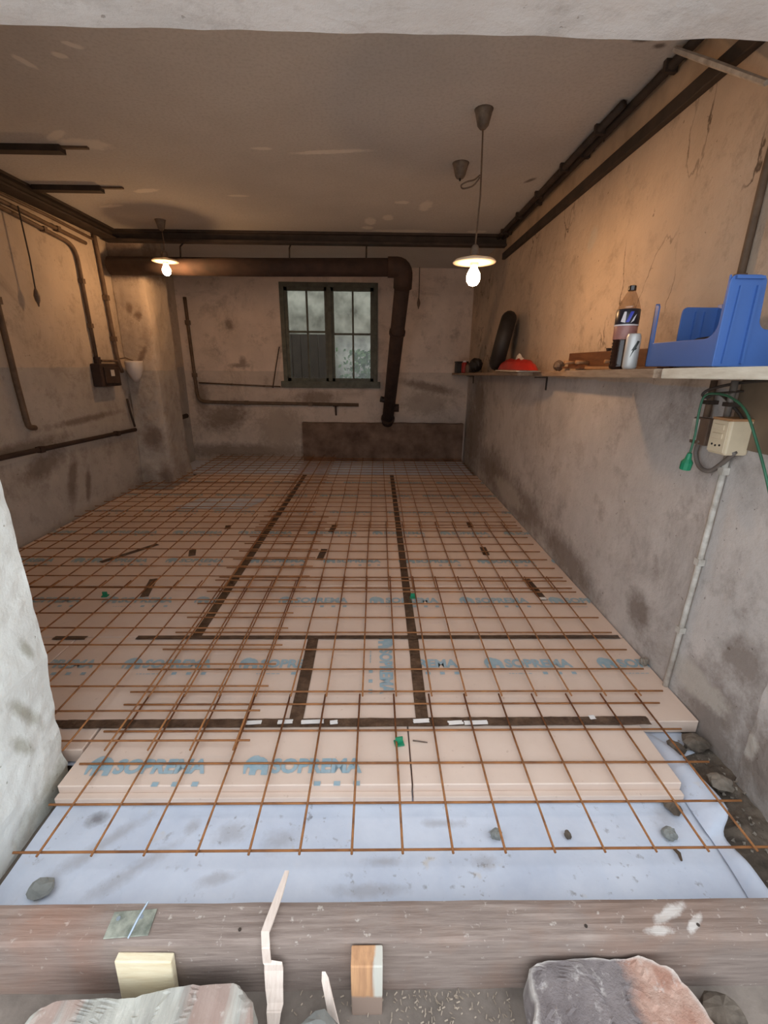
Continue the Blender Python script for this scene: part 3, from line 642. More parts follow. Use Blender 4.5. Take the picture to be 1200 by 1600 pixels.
# tyre standing on edge
c = Vector((1.175, 4.48, 0)); rad = .265
t = thing('small_tyre', 'black scooter tyre standing upright on the far shelf board', 'tyre', (c.x, c.y, SZ(4.48) + rad + .012))
m = MB(); N1, N2 = 40, 14; V = []
for i in range(N1):
    a = 2 * math.pi * i / N1
    for j in range(N2):
        b = 2 * math.pi * j / N2; rr = rad - .066 + .066 * math.cos(b); xx = .07 * math.sin(b)
        if abs(b - math.pi) > 2.3: rr += .004 * ((i % 2) * 2 - 1)
        V.append((xx, rr * math.cos(a), rr * math.sin(a)))
m.add(V, [(i * N2 + j, ((i + 1) % N1) * N2 + j, ((i + 1) % N1) * N2 + (j + 1) % N2, i * N2 + (j + 1) % N2) for i in range(N1) for j in range(N2)])
tz = t; o = m.build('tread', 'black', t, smooth=True)
MB().lathe([(.152, -.03), (.156, -.03), (.150, 0), (.156, .03), (.152, .03), (.140, 0)], n=30, M4=Matrix.Rotation(math.pi / 2, 4, 'Y')).build('rim', 'dark_iron', t, smooth=True)
for k in range(5):
    a = 2 * math.pi * k / 5; MB().tube([(0, .02 * math.cos(a), .02 * math.sin(a)), (0, .148 * math.cos(a), .148 * math.sin(a))], .012, 6).build('spoke', 'dark_iron', t)
MB().tube([(-.04, 0, 0), (.05, 0, 0)], .028, 12).build('hub', 'dark_iron', t)
t.rotation_euler = (0, math.radians(11), math.radians(-15))
# clutter around it
lump('cloth_bundle', (1.16, 5.55, SZ(5.5) + .092), .075, 'black', 'dark cloth bundle beyond the tyre on the far shelf board', 'cloth', (1, 1.5, 1.05), 9)
t = thing('tin_box', 'small black tin box at the far end of the shelf', 'box', (1.15, 6.45, SZ(6.35)))
MB().box((-.075, -.10, 0), (.075, .10, .13)).build('body', 'black', t, bevel=.006); MB().box((-.08, -.105, .13), (.08, .105, .15)).build('lid', 'black', t, bevel=.006)
for k, (y, h_, c_, nm, lab) in enumerate(((6.12, .13, 'red', 'spray_can', 'red spray can beside the black tin box on the shelf'), (5.95, .10, 'brown_bak', 'paint_tin', 'small brown tin between the red spray can and the cloth bundle'), (5.80, .12, 'dark_iron', 'paint_tin', 'small dark tin nearest the cloth bundle on the shelf'))):
    t = thing(nm, lab, 'tin', (1.13 + .02 * k, y, SZ(y) + .002))
    MB().lathe([(.036, 0), (.037, .004), (.037, h_ - .02), (.03, h_ - .005), (.028, h_)], n=16).build('body', c_, t, smooth=True); MB().lathe([(.02, h_), (.022, h_ + .002), (.022, h_ + .018), (.018, h_ + .02)], n=12).build('cap', 'lab_white' if k == 0 else 'dark_iron', t)
# crumpled red bag with clear film
def bag(u_, v):
    a = u_ * 2 * math.pi; rr = (1 - v) ** .5
    x, y = rr * math.cos(a), rr * math.sin(a)
    z = .075 * (1 - rr ** 5) + .012 * ns(x * 3, y * 3, 1, 2) * (1 - rr) * 3 + .016 * ns(x * 2, y * 3, 3, 3) * (1 - rr * rr)
    return Vector((0.075 * x, .50 * y, max(0, z)))
t = thing('plastic_bag', 'crumpled red plastic bag lying on the shelf in front of the tyre', 'bag', (1.13, 3.83, SZ(3.83) + .017))
MB().grid(40, 12, bag).build('bag_body', 'red', t, smooth=True)
MB().grid(8, 5, lambda a, b: Vector((-.02 + .05 * a + .01 * ns(a, b, 0, 6), -.16 + .13 * b, .075 + .05 * math.sin(a * 3) * b + .015 * ns(a, b, 2, 7)))).build('clear_corner', 'pale_film', t, smooth=True)
lump('rag', (1.25, 3.24, SZ(3.24) + .04), .036, 'brown_bak', 'small brown rag between the red bag and the coat rack', 'rag', (1, 1.2, 1), 12)

# ------------------------------------------------------------------ electrics below the shelf
t = thing('socket_box', 'cream double switch box on the right wall below the white shelf', 'switch', (RW, 1.622, 1.14))
MB().box((-.085, -.046, -.066), (0, .046, .062)).build('body', 'cream', t, bevel=.008); MB().box((-.090, -.040, -.058), (-.085, .040, .055)).build('cover', 'cream', t, bevel=.002)
for a, b in ((-.02, -.032), (.0, -.035), (.018, -.032)): MB().tube([(-.0902, a, b), (-.092, a, b)], .004, 8).build('socket_hole', 'black', t)
for q in (.022, -.01): MB().box((-.094, -.026, q), (-.090, .026, q + .02)).build('rocker', 'cream', t, bevel=.002)
MB().box((-.086, -.047, .056), (0, .047, .064)).build('rim', 'peg', t)
t = thing('junction_box', 'small grey and brown junction box left of the cream switch box', 'socket', (RW, 1.80, 1.135))
MB().box((-.035, -.045, -.055), (0, .045, .05)).build('body', 'brown_bak', t, bevel=.004); MB().box((-.040, .003, -.04), (-.035, .042, .045)).build('cover', 'conduit_white', t, bevel=.002)
for y, x, lab in ((1.665, 1.29, 'grey conduit from the white shelf down to the cream switch box'), (1.79, 1.305, 'grey conduit from the shelf down to the small junction box')):
    t = thing('conduit', lab, 'conduit', (x, y, SZ(y) - .04)); MB().tube([(0, 0, 0), (0, 0, -(SZ(y) - .04 - 1.19))], .012, 8).build('tube', 'grey_cable' if y < 1.7 else 'conduit', t, smooth=True); MB().box((-.016, -.016, -.09), (.03, .016, -.075)).build('clip', 'dark_iron', t)
pipe('conduit', 'long white conduit running down the right wall to the floor', 'conduit', [(RW - .016, 1.645, 1.075), (RW - .016, 1.655, .6), (RW - .016, 1.675, .0)], .0115, 'conduit_white', (.15, .95, 1.5), .02)
pipe('conduit', 'dark vertical conduit on the right wall above the blue bin', 'conduit', [(RW - .014, 1.80, SZ(1.8)), (RW - .014, 1.79, 2.0), (RW - .014, 1.76, 2.44)], .013, 'conduit', (.5,), .02)
def cable(name, lab, cat, pts, r_, mat, group=None):
    t = thing(name, lab, cat, Vector(pts[0])); MB().tube(rel(t, smooth_path(pts, 6)), r_, 7).build('cable', mat, t, smooth=True); return t
cx = RW - .03
q = [PX(1215, 594, cx), PX(1180, 596, cx), PX(1145, 600, cx), PX(1110, 608, cx - .02), PX(1098, 616, cx - .03), PX(1104, 621, cx - .01), PX(1125, 616, cx), PX(1150, 640, cx), PX(1160, 655, cx)]
cable('black_cable', 'black cable looped under the white shelf above the switch box', 'cable', q, .0055, 'black_cable')
q = [PX(1094, 688, RW - .03), PX(1087, 706, RW - .02), PX(1092, 728, RW - .02), PX(1108, 736, RW - .02), PX(1128, 724, RW - .03), PX(1148, 707, RW - .05)]
cable('grey_cable', 'grey cable hanging in a loop below the two wall boxes', 'cable', q, .009, 'grey_cable')
gx = RW - .115
q = [PX(1078, 708, gx), PX(1086, 680, gx), PX(1092, 645, gx), PX(1100, 620, gx), PX(1115, 615, gx), PX(1140, 620, gx - .005), PX(1165, 642, gx - .01), PX(1182, 690, gx), PX(1197, 745, gx), PX(1215, 830, gx + .03), PX(1240, 900, gx + .05)]
t = cable('extension_cord', 'green extension cord with a plug hanging below the white shelf', 'cord', q, .0042, 'cord_green')
a, b = Vector(q[0]) - t.location, PX(1070, 733, gx) - t.location
MB().tube([a, a.lerp(b, .35), a.lerp(b, .55), b], [.008, .012, .021, .020], 10).build('plug', 'green', t, smooth=False)
MB().tube([Vector(q[4]) - t.location, Vector(q[4]) - t.location + Vector((.115, 0, .01))], .004, 6).build('hook', 'dark_iron', t)
t = thing('flat_panel', 'olive brown flat panel on the right wall behind the green cord', 'board', (RW, 1.47, 1.21))  # flat dark rectangle on the wall below the shelf
MB().box((-.008, -.21, -.115), (0, .205, .125)).build('panel', 'tan_web', t, bevel=.002)

# ------------------------------------------------------------------ floor build-up
# white fleece on the old floor, lying loose at the front
def fleece(u_, v):
    y = .79 + v * v * 5.9; x = -1.09 + u_ * 2.20
    if y > 1.1: x = (-1.09 + u_ * 2.2) if y < 1.35 else (-2.33 + u_ * 3.6)
    z = -.066 + ((.006 * ns(x, y, 0, 4) + .003 * ns(x, y, 2, 11)) if y < 1.15 else 0)
    if y < 1.15: z -= .004
    return Vector((x, y, z - .004))
t = thing('fleece_sheet', 'white fleece membrane under the foam boards, bare along the front', 'membrane', (0, 1, -.07))
MB().grid(60, 70, lambda a, b: fleece(a, b) - Vector((0, 1, -.07))).build('sheet', 'fleece', t, smooth=True)
MB().grid(40, 12, lambda a, b: Vector((-2.74 + a * 4.02, 5.815 + b * .90, -.006 + .004 * ns(a * 4, b * 2))) - Vector((0, 1, -.07))).build('rear_strip', 'fleece', t, smooth=True)
e0 = [(1.085, 1.46, -.068), (1.085, 1.32, -.066), (1.080, 1.16, -.066), (1.075, 1.06, -.062), (1.08, 1.02, -.068), (1.075, .93, -.068), (1.06, .80, -.068)]
e1 = [(1.105, 1.46, -.055), (1.125, 1.34, -.02), (1.135, 1.20, -.006), (1.150, 1.09, -.012), (1.11, 1.03, -.055), (1.105, .93, -.035), (1.10, .80, -.045)]
e2 = [(1.155, 1.45, -.078), (1.175, 1.36, -.055), (1.155, 1.22, -.01), (1.165, 1.09, -.02), (1.115, 1.03, -.06), (1.125, .93, -.050), (1.13, .80, -.055)]
A, B, D = smooth_path(e0), smooth_path(e1), smooth_path(e2)
m = MB(); n = len(A); V = []
for i in range(n):
    V += [A[i], A[i].lerp(B[i], .5) + Vector((-.006, 0, 0)), B[i], B[i].lerp(D[i], .5) + Vector((.006, 0, .004)), D[i]]
m.add([Vector(p) - Vector((0, 1, -.07)) for p in V], [(i * 5 + k, i * 5 + k + 1, (i + 1) * 5 + k + 1, (i + 1) * 5 + k) for i in range(n - 1) for k in range(4)])
m.build('curled_edge', 'fleece', t, smooth=True)

# foam boards, taped to one another, printed in pale blue
ins = thing('insulation_layer', 'taped layer of pink foam insulation boards printed with blue lettering', 'insulation', (0, 1.46, 0))
OX, OY = 0, 1.46
def text_mesh(body, width, height, bold):
    cu = bpy.data.curves.new('lettering', 'FONT'); cu.body = body; cu.offset = bold; cu.resolution_u = 3; cu.extrude = .0
    ob = bpy.data.objects.new('lettering', cu); C.objects.link(ob)
    dg = bpy.context.evaluated_depsgraph_get(); me = bpy.data.meshes.new_from_object(ob.evaluated_get(dg)); bpy.data.objects.remove(ob)
    xs = [v.co.x for v in me.vertices]; ys = [v.co.y for v in me.vertices]
    for v in me.vertices: v.co = Vector(((v.co.x - min(xs)) / (max(xs) - min(xs)) * width, (v.co.y - min(ys)) / (max(ys) - min(ys)) * height, 0))
    return me
import bmesh
LET = text_mesh('SOPREMA', .325, .064, .042)
# woolly mammoth emblem: humped back, domed head, trunk, legs
EMB = bpy.data.meshes.new('emblem')
ep = [(.004, .020), (.000, .040), (.004, .058), (.014, .072), (.028, .082), (.042, .083), (.052, .076), (.064, .074), (.078, .064), (.088, .048), (.090, .026), (.092, .0), (.070, .0), (.068, .020), (.056, .024), (.050, .018), (.050, .0), (.028, .0), (.026, .026), (.018, .034), (.014, .020), (.016, .006), (.008, .004)]
ep_ = [(.0, .0), (.012, .018), (.004, .034), (.010, .052), (.028, .062), (.034, .074), (.050, .080), (.064, .074), (.072, .062), (.086, .056), (.098, .040), (.102, .020), (.108, .0), (.094, .0), (.088, .014), (.078, .016), (.074, .0), (.060, .0), (.058, .018), (.046, .014), (.040, .0), (.028, .0), (.030, .022), (.018, .012), (.012, .0)]
EMB.from_pydata([(x, y, 0) for x, y in ep], [], [tuple(range(len(ep)))])
PIC = bpy.data.meshes.new('pictograms'); m = MB()
for k in range(3):
    x = k * .068; m.add([(x, 0, 0), (x + .022, 0, 0), (x + .022, .018, 0), (x, .018, 0)], [(0, 1, 2, 3)])
PIC.from_pydata(m.v, [], m.f)
FIN = bpy.data.meshes.new('fine_print'); m = MB(); x = 0
for k in range(6):
    wd = random.uniform(.008, .02); m.add([(x, 0, 0), (x + wd, 0, 0), (x + wd, .004, 0), (x, .004, 0)], [(0, 1, 2, 3)]); x += wd + .005
FIN.from_pydata(m.v, [], m.f)
for me in (LET, EMB, PIC, FIN): me.materials.clear(); me.materials.append(M['print_blue'])
def stamp(panel, px0, x, y, x0, x1, rot=0, fine=True):
    """one printed mark on a board, cut off where the board ends"""
    for me, dx, dy, nm in ((EMB, 0, -.006, 'emblem'), (LET, .10, 0, 'lettering'), (PIC, .262, -.050, 'pictogram'), (FIN, .10, -.046, 'fine_print')):
        if me is FIN and not fine: continue
        mt = Matrix.Translation((x, y, 0)) @ Matrix.Rotation(rot, 4, 'Z') @ Matrix.Translation((dx, dy, 0))
        bm = bmesh.new(); bm.from_mesh(me); bm.transform(mt)
        xs = [v.co.x for v in bm.verts]
        if max(xs) <= x0 + .01 or min(xs) >= x1 - .01: bm.free(); continue
        cut = min(xs) < x0 or max(xs) > x1
        if cut:
            for co, no in (((x0 + .004, 0, 0), (-1, 0, 0)), ((x1 - .004, 0, 0), (1, 0, 0))):
                bmesh.ops.bisect_plane(bm, geom=bm.verts[:] + bm.edges[:] + bm.faces[:], plane_co=co, plane_no=no, clear_outer=True)
            me2 = bpy.data.meshes.new(nm); bmesh.ops.translate(bm, verts=bm.verts, vec=(-px0[0], -px0[1], .0008)); bm.to_mesh(me2); me2.materials.append(M['print_blue'])
            o = bpy.data.objects.new(nm, me2)
        else:
            o = bpy.data.objects.new(nm, me); mt2 = Matrix.Translation((-px0[0], -px0[1], .0008)) @ mt; o.matrix_local = mt2
        if me in (PIC, FIN): o['kind'] = 'stuff'
        bm.free(); C.objects.link(o); o.parent = panel
def panel(x0, x1, y0, y1, dz=0):
    m = MB(); gp = .0025; th = .058
    jx = random.uniform(-.002, .002)
    a, b = Vector((x0 + gp - OX, y0 + gp - OY, -.060)), Vector((x1 - gp - OX, y1 - gp - OY, -.002 + dz))
    o = MB().box(a - Vector(((x0 - OX), (y0 - OY), 0)), b - Vector(((x0 - OX), (y0 - OY), 0))).build('foam_board', 'foam', ins, bevel=.003, seg=1)
    o.location = (x0 - OX, y0 - OY, 0); return o
RP = .585
def stamps(pn, x0, x1, y0, xs, yt, rot=0, fine=True):
    for x in xs: stamp(pn, (x0, y0), x, yt, x0, x1, rot, fine)
# front strip: cut boards with a rebated front lip
for x0, x1, xs in ((-1.09, .127, (-1.03, -.475)), (.127, 1.07, ())):
    pn = panel(x0, x1, 1.175, 1.455); stamps(pn, x0, x1, 1.175, xs, 1.222, 0, False)
    MB().box((.003, -.022, -.060), (x1 - x0 - .003, .002, -.030)).build('board_lip', 'foam', pn, bevel=.003)
pn = panel(-1.72, -1.095, 1.328, 1.455)
# first full row
for x0, x1, xs in ((-2.78, -1.57, (-2.4,)), (-1.57, -.33, (-1.77, -1.215, -.66)), (.19, RW - .003, (-.03, .525, 1.08))):
    pn = panel(x0, x1, 1.46, 2.06); stamps(pn, x0, x1, 1.46, xs, 1.805)
pn = panel(-.33, .19, 1.46, 2.06); stamp(pn, (-.33, 1.46), .015, 2.05, -.33, .19, -math.pi / 2, True)
# the rows behind
y = 2.06; row = 0
while y < 5.75:
    y2 = min(y + RP, 5.80)
    sh = (0, .12, -.08, .05, -.12, .1, 0)[row % 7]
    for x0, x1 in ((-2.78, -2.10), (-2.10, -.95), (-.95, .19), (.19, RW - .003)):
        if y2 > 5.2:
            if x0 < -2.2: continue
            if x0 < -2: x0 = -2.37
        pn = panel(x0, x1, y, y2, random.uniform(-.001, .001))
        if row == 0 and x0 > -1: xs = (-.60, -.045) if x0 < 0 else (-.045, .51, 1.065)
        else: xs = (x0 - .12 + sh, x0 + .10 + .335 + sh, x0 + .99 + sh)
        if y2 - y > .45: stamps(pn, x0, x1, y, xs, y + .36, 0, row < 3)
    y = y2; row += 1
# tapes
def tape(x0, y0, x1, y1, wd=.05, lab=None, z=.0006, name='joint_tape', mat='tape', seed=0, amp=.0012):
    a, b = Vector((x0, y0, 0)), Vector((x1, y1, 0)); L = (b - a).length; d = (b - a).normalized(); n_ = Vector((-d.y, d.x, 0)); N = max(4, int(L / .03))
    def fn(u_, v):
        p = a + d * (u_ * L + .006 * ns(v * 9, seed, 3) * (abs(u_ - .5) > .49)) + n_ * ((v - .5) * wd * (1 + .06 * ns(u_ * L, seed, 0, 8)))
        return Vector((p.x - OX, p.y - OY, z + .0008 + amp * abs(ns(p.x, p.y, seed, 26))))
    return MB().grid(N, 4, fn).build(name, mat, ins, smooth=True)
tape(.188, 1.455, .194, 2.06, .052, seed=1); tape(.192, 2.06, .193, 5.80, .050, seed=2)
tape(-.952, 2.06, -.948, 5.77, .052, seed=3); tape(-.325, 1.47, -.333, 2.06, .056, seed=4)
tape(-1.24, 1.452, .22, 1.458, .046, seed=5, amp=.003, z=.0014); tape(.17, 1.458, 1.115, 1.462, .046, seed=6, amp=.004, z=.0022)
tape(-1.26, 2.052, 1.30, 2.058, .034, seed=7, z=.0016, amp=.002); tape(-1.69, 2.05, -1.52, 2.05, .034, seed=8); tape(-2.75, 1.455, -1.2, 1.455, .04, seed=9)
for k, (xa, ya, xb, yb) in enumerate(((-.376, 3.83, -.399, 3.64), (-.411, 3.26, -.425, 3.05), (.846, 3.31, .841, 3.15), (1.017, 2.745, 1.037, 2.455), (-1.493, 2.735, -1.437, 2.49), (-1.33, 3.80, -1.31, 3.70), (-1.43, 3.24, -1.39, 3.12), (.85, 3.9, .845, 3.77), (-2.0, 3.0, -1.75, 3.35))):
    tape(xa, ya, xb, yb, .05, seed=20 + k, name='tape_piece')
for k, (xa, xb, y) in enumerate(((-.30, -.21, 1.455), (-.185, -.155, 1.452), (.15, .215, 1.458), (.29, .35, 1.448), (.355, .45, 1.448), (-.52, -.46, 1.452), (-.155 - .24, -.335, 1.455), (.875, .90, 1.475))):
    tape(xa, y, xb, y + .004, .022, seed=40 + k, z=.006, name='tape_glint', mat='glint_white')  # white strips paint the sky glints on the crinkled tape
tape(1.015, 2.47, 1.055, 2.47, .03, seed=60, z=.004, name='tape_glint', mat='glint_white')

# ------------------------------------------------------------------ welded mesh sheets
BAR = MB().tube([(0, 0, -.5), (0, 0, .5)], .0038, 6).build('bar', 'rebar'); BARM = BAR.data
for p in BARM.polygons: p.use_smooth = len(p.vertices) == 4
bpy.data.objects.remove(BAR)
def mesh_sheet(lab, xs, ys, x0, x1, y0, y1, z):
    t = thing('rebar_mesh', lab, 'steel mesh', ((x0 + x1) / 2, (y0 + y1) / 2, z), 'rusty rebar mesh sheets laid over the insulation')
    def bar(a, b):
        a, b = Vector(a) - t.location, Vector(b) - t.location
        o = bpy.data.objects.new('bar', BARM); C.objects.link(o); o.parent = t
        o.matrix_local = Matrix.Translation((a + b) / 2) @ (b - a).to_track_quat('Z', 'Y').to_matrix().to_4x4() @ Matrix.Diagonal((1, 1, (b - a).length, 1))
    for y in ys: bar((x0, y + random.uniform(-.003, .003), z), (x1, y + random.uniform(-.003, .003), z))
    for x in xs: bar((x + random.uniform(-.004, .004), y0, z + .0076), (x + random.uniform(-.004, .004), y1, z + .0076))
    return t
def seq(a, n, s=.1505): return [a + s * k for k in range(n)]
mesh_sheet('rusty mesh sheet nearest the door, its bar ends over the bare fleece', seq(-.975, 15), [.951, 1.105, 1.257, 1.409, 1.556], -1.06, 1.215, .935, 1.605, .0075)
mesh_sheet('second rusty mesh sheet from the door, between the two cross tapes', seq(-.965, 15), seq(1.612, 8, .1515), -1.06, 1.26, 1.575, 2.72, .0235)
mesh_sheet('third rusty mesh sheet from the door, over the middle of the floor', seq(-.972, 15), seq(2.60, 9, .151), -1.06, 1.27, 2.565, 3.86, .0075)
mesh_sheet('fourth rusty mesh sheet from the door, on the right half of the floor', seq(-.96, 15), seq(3.70, 9, .151), -1.06, 1.27, 3.665, 4.96, .0235)
mesh_sheet('farthest rusty mesh sheet on the right, reaching the sooty plinth', seq(-.968, 15), seq(4.86, 13, .151), -1.06, 1.27, 4.825, 6.70, .0395)
mesh_sheet('rusty mesh sheet on the left behind the white door jamb', seq(-2.64, 15, .1515), seq(1.33, 9, .151), -2.70, -.47, 1.28, 2.62, .0395)
mesh_sheet('rusty mesh sheet in the middle of the left half of the floor', seq(-2.60, 15, .1505), seq(2.52, 10, .151), -2.66, -.44, 2.49, 3.93, .0555)
mesh_sheet('rusty mesh sheet on the left lying in front of the pier', seq(-2.62, 14, .1505), seq(3.83, 9, .151), -2.70, -.6, 3.80, 5.12, .0715)
mesh_sheet('rusty mesh sheet on the left lying behind the pier', seq(-2.30, 12, .1505), seq(5.02, 11, .151), -2.36, -.6, 4.99, 6.68, .0875)

# small things lying about on the floor
def spacer(p, z, lab, r_=0):
    t = thing('mesh_spacer', lab, 'spacer', (p[0], p[1], z), 'green plastic mesh spacers')
    MB().box((-.018, -.016, 0), (.018, .016, .006)).build('foot', 'green', t, bevel=.002); MB().box((-.014, -.004, .006), (.014, .004, .030)).build('clip', 'green', t, bevel=.001); t.rotation_euler.z = r_
spacer((.088, 1.352), 0, 'green plastic spacer on the front foam board', .2)
spacer((-1.68, 2.50), 0, 'green plastic spacer under the mesh on the left'); spacer((.225, 2.485), 0, 'green plastic spacer beside the long tape on the right')
m = MB().grid(16, 10, lambda a, b: Vector((-.36 + a * .72 + .12 * b, -.18 + b * .36, .006 + .006 * ns(a * 3, b * 3, 3))))
o = m.build('film_sheet', 'fleece', None, smooth=True); o.location = (-1.66, 4.46, .0); tag(o, 'thin white film sheet lying under the mesh near the pier', 'film')
FZl = -.066
def pebble(p, r_, sq, lab, seed, mat='pebble', nm='stone'): lump(nm, (p.x, p.y, FZl + r_ * sq[2] * .85), r_, mat, lab, 'stone', sq, seed, n=12, amp=.35)
pebble(PZ(65, 1392, FZl), .035, (1.0, .8, .35), 'flat grey stone on the fleece at the front left', 2)
pebble(PZ(775, 1308, FZl), .018, (1, .9, .8), 'round grey pebble on the fleece near the middle', 4)
pebble(PZ(887, 1307, FZl), .013, (.8, 1.2, .7), 'small dark pebble on the fleece right of the round one', 6, 'soil')
pebble(PZ(1045, 1307, FZl), .021, (1.1, 1, .7), 'angular grey stone on the fleece near the curled edge', 8)
pebble(PZ(1050, 1262, FZl), .030, (.9, 1.1, .28), 'brown clod of dirt on the fleece by the curled edge', 11, 'soil', 'dirt_clod')
a, b = PZ(1052, 1325, FZl + .004), PZ(1065, 1345, FZl + .004)
tag(MB().tube([a, a.lerp(b, .5) + Vector((.004, 0, .004)), b], [.004, .006, .003], 6).build('twig', 'twig'), 'short dark twig on the fleece beside the angular grey stone', 'twig')
a, b = PZ(645, 1157, .003), PZ(668, 1160, .003)
tag(MB().tube([a, b], [.003, .002], 6).build('tape_scrap', 'tape'), 'brown tape scrap on the front board right of the green spacer', 'scrap')
# soil and rubble in the pocket by the right wall
def soil(u_, v):
    x = 1.115 + u_ * .225; y = .80 + v * .75
    return Vector((x, y, -.092 + .03 * u_ + .022 * ns(x, y, 0, 9) + .008 * ns(x, y, 0, 34)))
o = MB().grid(26, 60, soil).build('soil_strip', 'soil'); o['kind'] = 'stuff'; tag(o, 'strip of loose soil and mortar crumbs along the right jamb', 'soil')
m = MB()
for k in range(170):
    x, y = random.uniform(1.13, 1.31), random.uniform(.82, 1.44); q = random.uniform(.003, .009); z = -.088 + .03 * (x - 1.115) / .225 + .022 * ns(x, y, 0, 9)
    p = [Vector((x, y, z + q * .5)) + Vector((random.uniform(-1, 1), random.uniform(-1, 1), random.uniform(-.6, .9))) * q for _ in range(6)]
    m.add(p, [(0, 1, 2), (0, 2, 3), (0, 3, 4), (0, 4, 1), (5, 2, 1), (5, 3, 2), (5, 4, 3), (5, 1, 4)])
o = m.build('mortar_crumbs', 'rubble'); o['kind'] = 'stuff'; tag(o, 'scattered mortar crumbs on the soil beside the right jamb', 'rubble')
a = PZ(1122, 1213, -.06)
lump('stone', (1.245, 1.22, -.052), .042, 'rubble', 'pale flat stone in the soil pocket by the right wall', 'stone', (1.0, .9, .45), 21, amp=.3)
lump('stone', (1.27, 1.395, -.045), .05, 'soil', 'dark stone added to darken the hollow under the cut board corner', 'stone', (.9, .8, .6), 23, amp=.4)  # this and the next lump are added to make the hole look dark
lump('stone', (1.195, 1.385, -.062), .032, 'soil', 'smaller dark stone added to darken the hollow by the curled fleece edge', 'stone', (1, 1, .6), 27, amp=.4)
lump('mortar_lump', (1.30, 1.83, .014), .022, 'rubble', 'pale mortar lump at the foot of the right wall', 'rubble', (.8, 1, .9), 31, amp=.4)

# ------------------------------------------------------------------ the threshold
def beamf(u_, v):
    x = -1.55 + u_ * 2.95; k = v * 3
    y0, y1, zt, zb = .700, .788, .060, FZ - .03
    if k < 1: p = Vector((x, y0, zb + k * (zt - zb)))
    elif k < 2: p = Vector((x, y0 + (k - 1) * (y1 - y0), zt))
    else: p = Vector((x, y1, zt - (k - 2) * (zt - zb)))
    e = min(abs(k - 1), abs(k - 2))
    q = .004 * max(0, 1 - e / .15) * (1 + ns(x, k, 0, 5))
    p.z -= q; p += Vector((0, .0025 * ns(x, k, 3, 6), .0025 * ns(x, k, 5, 7)))
    return p
t = thing('formwork_beam', 'long weathered timber beam across the doorway in front of the fleece', 'beam', (0, .74, FZ - .03))
MB().grid(150, 24, lambda a, b: beamf(a, b) - Vector(t.location)).build('timber', 'old_wood', t)
for x in (-.33, .52, .8):
    MB().tube([(x, -.012, .190), (x, -.012, .192)], .004, 8).build('nail_head', 'dark_iron', t)
m = MB().box((0, 0, 0), (.132, .020, .158)).build('wood_block', 'new_wood', None, bevel=.003); m.location = (-.617, .677, FZ - .02); m.rotation_euler = (math.radians(-1), math.radians(2), 0)
tag(m, 'pale new wood block standing against the timber beam behind the grey stone', 'wood block')
o = MB().box((-.056, .655, FZ - .03), (.018, .697, .058)).build('wooden_stake', 'stake', None, bevel=.003); tag(o, 'orange brown wooden stake with white paint standing against the beam', 'stake')
t = thing('metal_plate', 'weathered square metal plate lying on top of the timber beam', 'plate', (-.60, .742, .0605)); t.rotation_euler.z = .06
MB().box((-.052, -.028, 0), (.052, .028, .003)).build('plate', 'galv', t, bevel=.001)
for x in (-.035, .02): MB().tube([(x, .012, .003), (x, .012, .0045)], .005, 8).build('screw', 'wire', t)
a, b = PZ(232, 1408, .10), PZ(200, 1466, .068)
tag(MB().tube([b, b.lerp(a, .5) + Vector((0, 0, .004)), a], [.0022, .0032, .0022], 6).build('steel_wire', 'wire'), 'short bright wire sticking up over the metal plate on the beam', 'wire')
def lath(name, lab, spine, wds, th=.006):
    """flat broken lath: spine of 3D points with widths, ragged edges"""
    m = MB(); L_, R_ = [], []
    for p, (wl, wr) in zip(spine, wds):
        p = Vector(p); L_.append(p + Vector((-wl, 0, 0))); R_.append(p + Vector((wr, 0, 0)))
    V = []; up = Vector((0, .55, .83)) * th
    for l, r_ in zip(L_, R_): V += [l, r_, r_ - up, l - up]
    n = len(spine); F = [(3, 2, 1, 0), (4 * n - 4, 4 * n - 3, 4 * n - 2, 4 * n - 1)]
    for i in range(n - 1):
        for k in range(4): F.append((i * 4 + k, i * 4 + (k + 1) % 4, (i + 1) * 4 + (k + 1) % 4, (i + 1) * 4 + k))
    m.add(V, F); return tag(m.build(name, 'splinter'), lab, 'lath')
sp = [PZ(447, 1360, .075), PZ(436, 1395, .078), PZ(420, 1440, .080), PZ(414, 1455, .080), PZ(415, 1478, .072), PY(417, 1500, .688), PY(421, 1503, .686), PY(421, 1512, .684), PY(424, 1540, .67), PY(427, 1565, .655), PY(426, 1578, .645), PY(427, 1610, .63)]
wd = [(.003, .008), (.008, .010), (.010, .010), (.009, .010), (.009, .010), (.009, .010), (.012, .030), (.012, .033), (.014, .028), (.014, .024), (.014, .020), (.012, .012)]
lath('broken_lath', 'long broken pale lath leaning over the timber beam', sp, wd)
sp = [PY(505, 1518, .660), PY(508, 1528, .656), PY(514, 1560, .645), PY(523, 1600, .63), PY(527, 1625, .62)]
lath('broken_lath', 'short pale lath splinter between the long lath and the wooden stake', sp, [(.003, .005), (.008, .008), (.008, .010), (.010, .011), (.010, .010)])
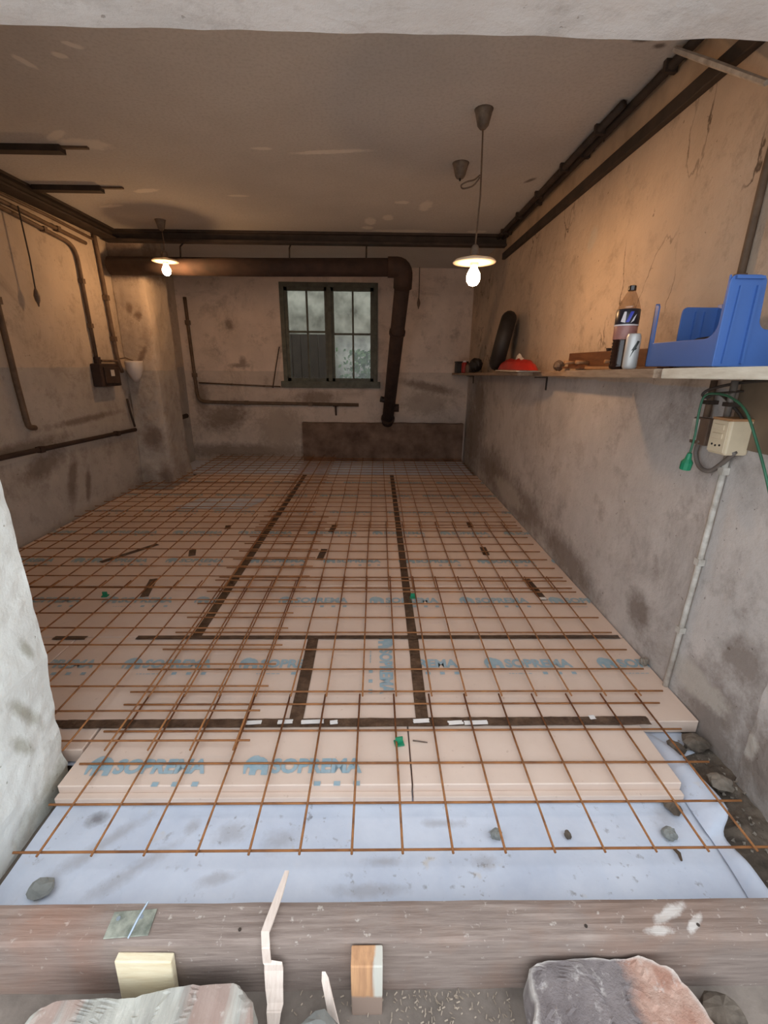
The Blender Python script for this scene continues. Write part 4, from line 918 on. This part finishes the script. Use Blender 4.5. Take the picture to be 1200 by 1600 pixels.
# two big rubble stones
def slab_stone(name, lab, poly, zt, zb, mat, seed, layers):
    t = thing(name, lab, 'stone', (sum(p[0] for p in poly) / len(poly), sum(p[1] for p in poly) / len(poly), zb))
    cx, cy = t.location.x, t.location.y; n = 64
    P = [Vector((p[0] - cx, p[1] - cy)) for p in poly]; per = []
    for k in range(n):
        s_ = k / n * len(P); i = int(s_); q = P[i].lerp(P[(i + 1) % len(P)], s_ - i)
        per.append(q * (1 + .05 * ns(q.x, q.y, seed, 14) + .05 * ns(q.x, q.y, seed, 45)))
    rings = [(.97, 0), (1.02, .35), (1.0, .75), (.998, .95), (.975, 1.0)] + [(.92 - .06 * q, 1.0) for q in range(15)] + [(.02, 1.0)]
    V = []
    for (sc, h_) in rings:
        for q in per:
            x, y = q.x * sc, q.y * sc; z = h_ * (zt - zb) + (h_ > .3) * (.010 * ns(x + cx, y + cy, seed, 9) + .004 * ns(x + cx, y + cy, seed, 20) + layers * round(ns(x * 1.6 + seed, y * .8, seed, 5) * 2.2))
            V.append((x, y, z))
    m = MB(); m.add(V, [(j * n + k, j * n + (k + 1) % n, (j + 1) * n + (k + 1) % n, (j + 1) * n + k) for j in range(len(rings) - 1) for k in range(n)])
    m.add(V[-n:], [tuple(range(n))]); m.build('block', mat, t, smooth=False); return t
slab_stone('rubble_stone', 'large flat grey stone with a pink vein lying before the beam at left', [(-.80, .46), (-.775, .615), (-.72, .632), (-.56, .640), (-.45, .655), (-.32, .662), (-.275, .630), (-.26, .46), (-.5, .42)], -.005, FZ - .03, 'stone_a', 3, .005)
slab_stone('rubble_stone', 'large pink and grey stone lying before the beam at right', [(.345, .50), (.352, .60), (.362, .682), (.42, .692), (.56, .694), (.64, .692), (.70, .675), (.735, .62), (.765, .52), (.62, .45), (.45, .45)], .010, FZ - .03, 'stone_b', 8, .006)
lump('stone', (-.125, .575, FZ + .035), .072, 'pebble', 'rounded blue grey stone beside the wooden stake', 'stone', (.8, .8, .85), 41, amp=.15)
lump('stone', (.83, .64, FZ - .005), .045, 'soil', 'dark small stone right of the large pink stone', 'stone', (1.2, .9, .7), 44, amp=.35)
m = MB()
for k in range(460):
    x = random.gauss(.14, .11) if k < 330 else random.uniform(-.95, 1.0); y = random.uniform(.52, .695); z = FZ - .019
    if k >= 330 and not (-.2 < x < .32): x = random.uniform(-.2, .32)
    x = max(-.2, min(.33, x)); a = random.uniform(0, math.pi); L_ = random.uniform(.002, .005); wd_ = .0011; c_, s_ = math.cos(a), math.sin(a)
    p = [Vector((x + dx * c_ - dy * s_, y + dx * s_ + dy * c_, z + dz)) for dx, dy, dz in ((-L_, -wd_, 0), (L_, -wd_, .001), (L_, wd_, .002), (-L_, wd_, .001))]
    m.add(p + [q + Vector((0, 0, .0015)) for q in p], [(0, 1, 2, 3), (4, 5, 6, 7), (0, 1, 5, 4), (2, 3, 7, 6)])
o = m.build('sawdust_chips', 'chip'); o['kind'] = 'stuff'; tag(o, 'pale sawdust chips scattered on the ground before the beam', 'sawdust')
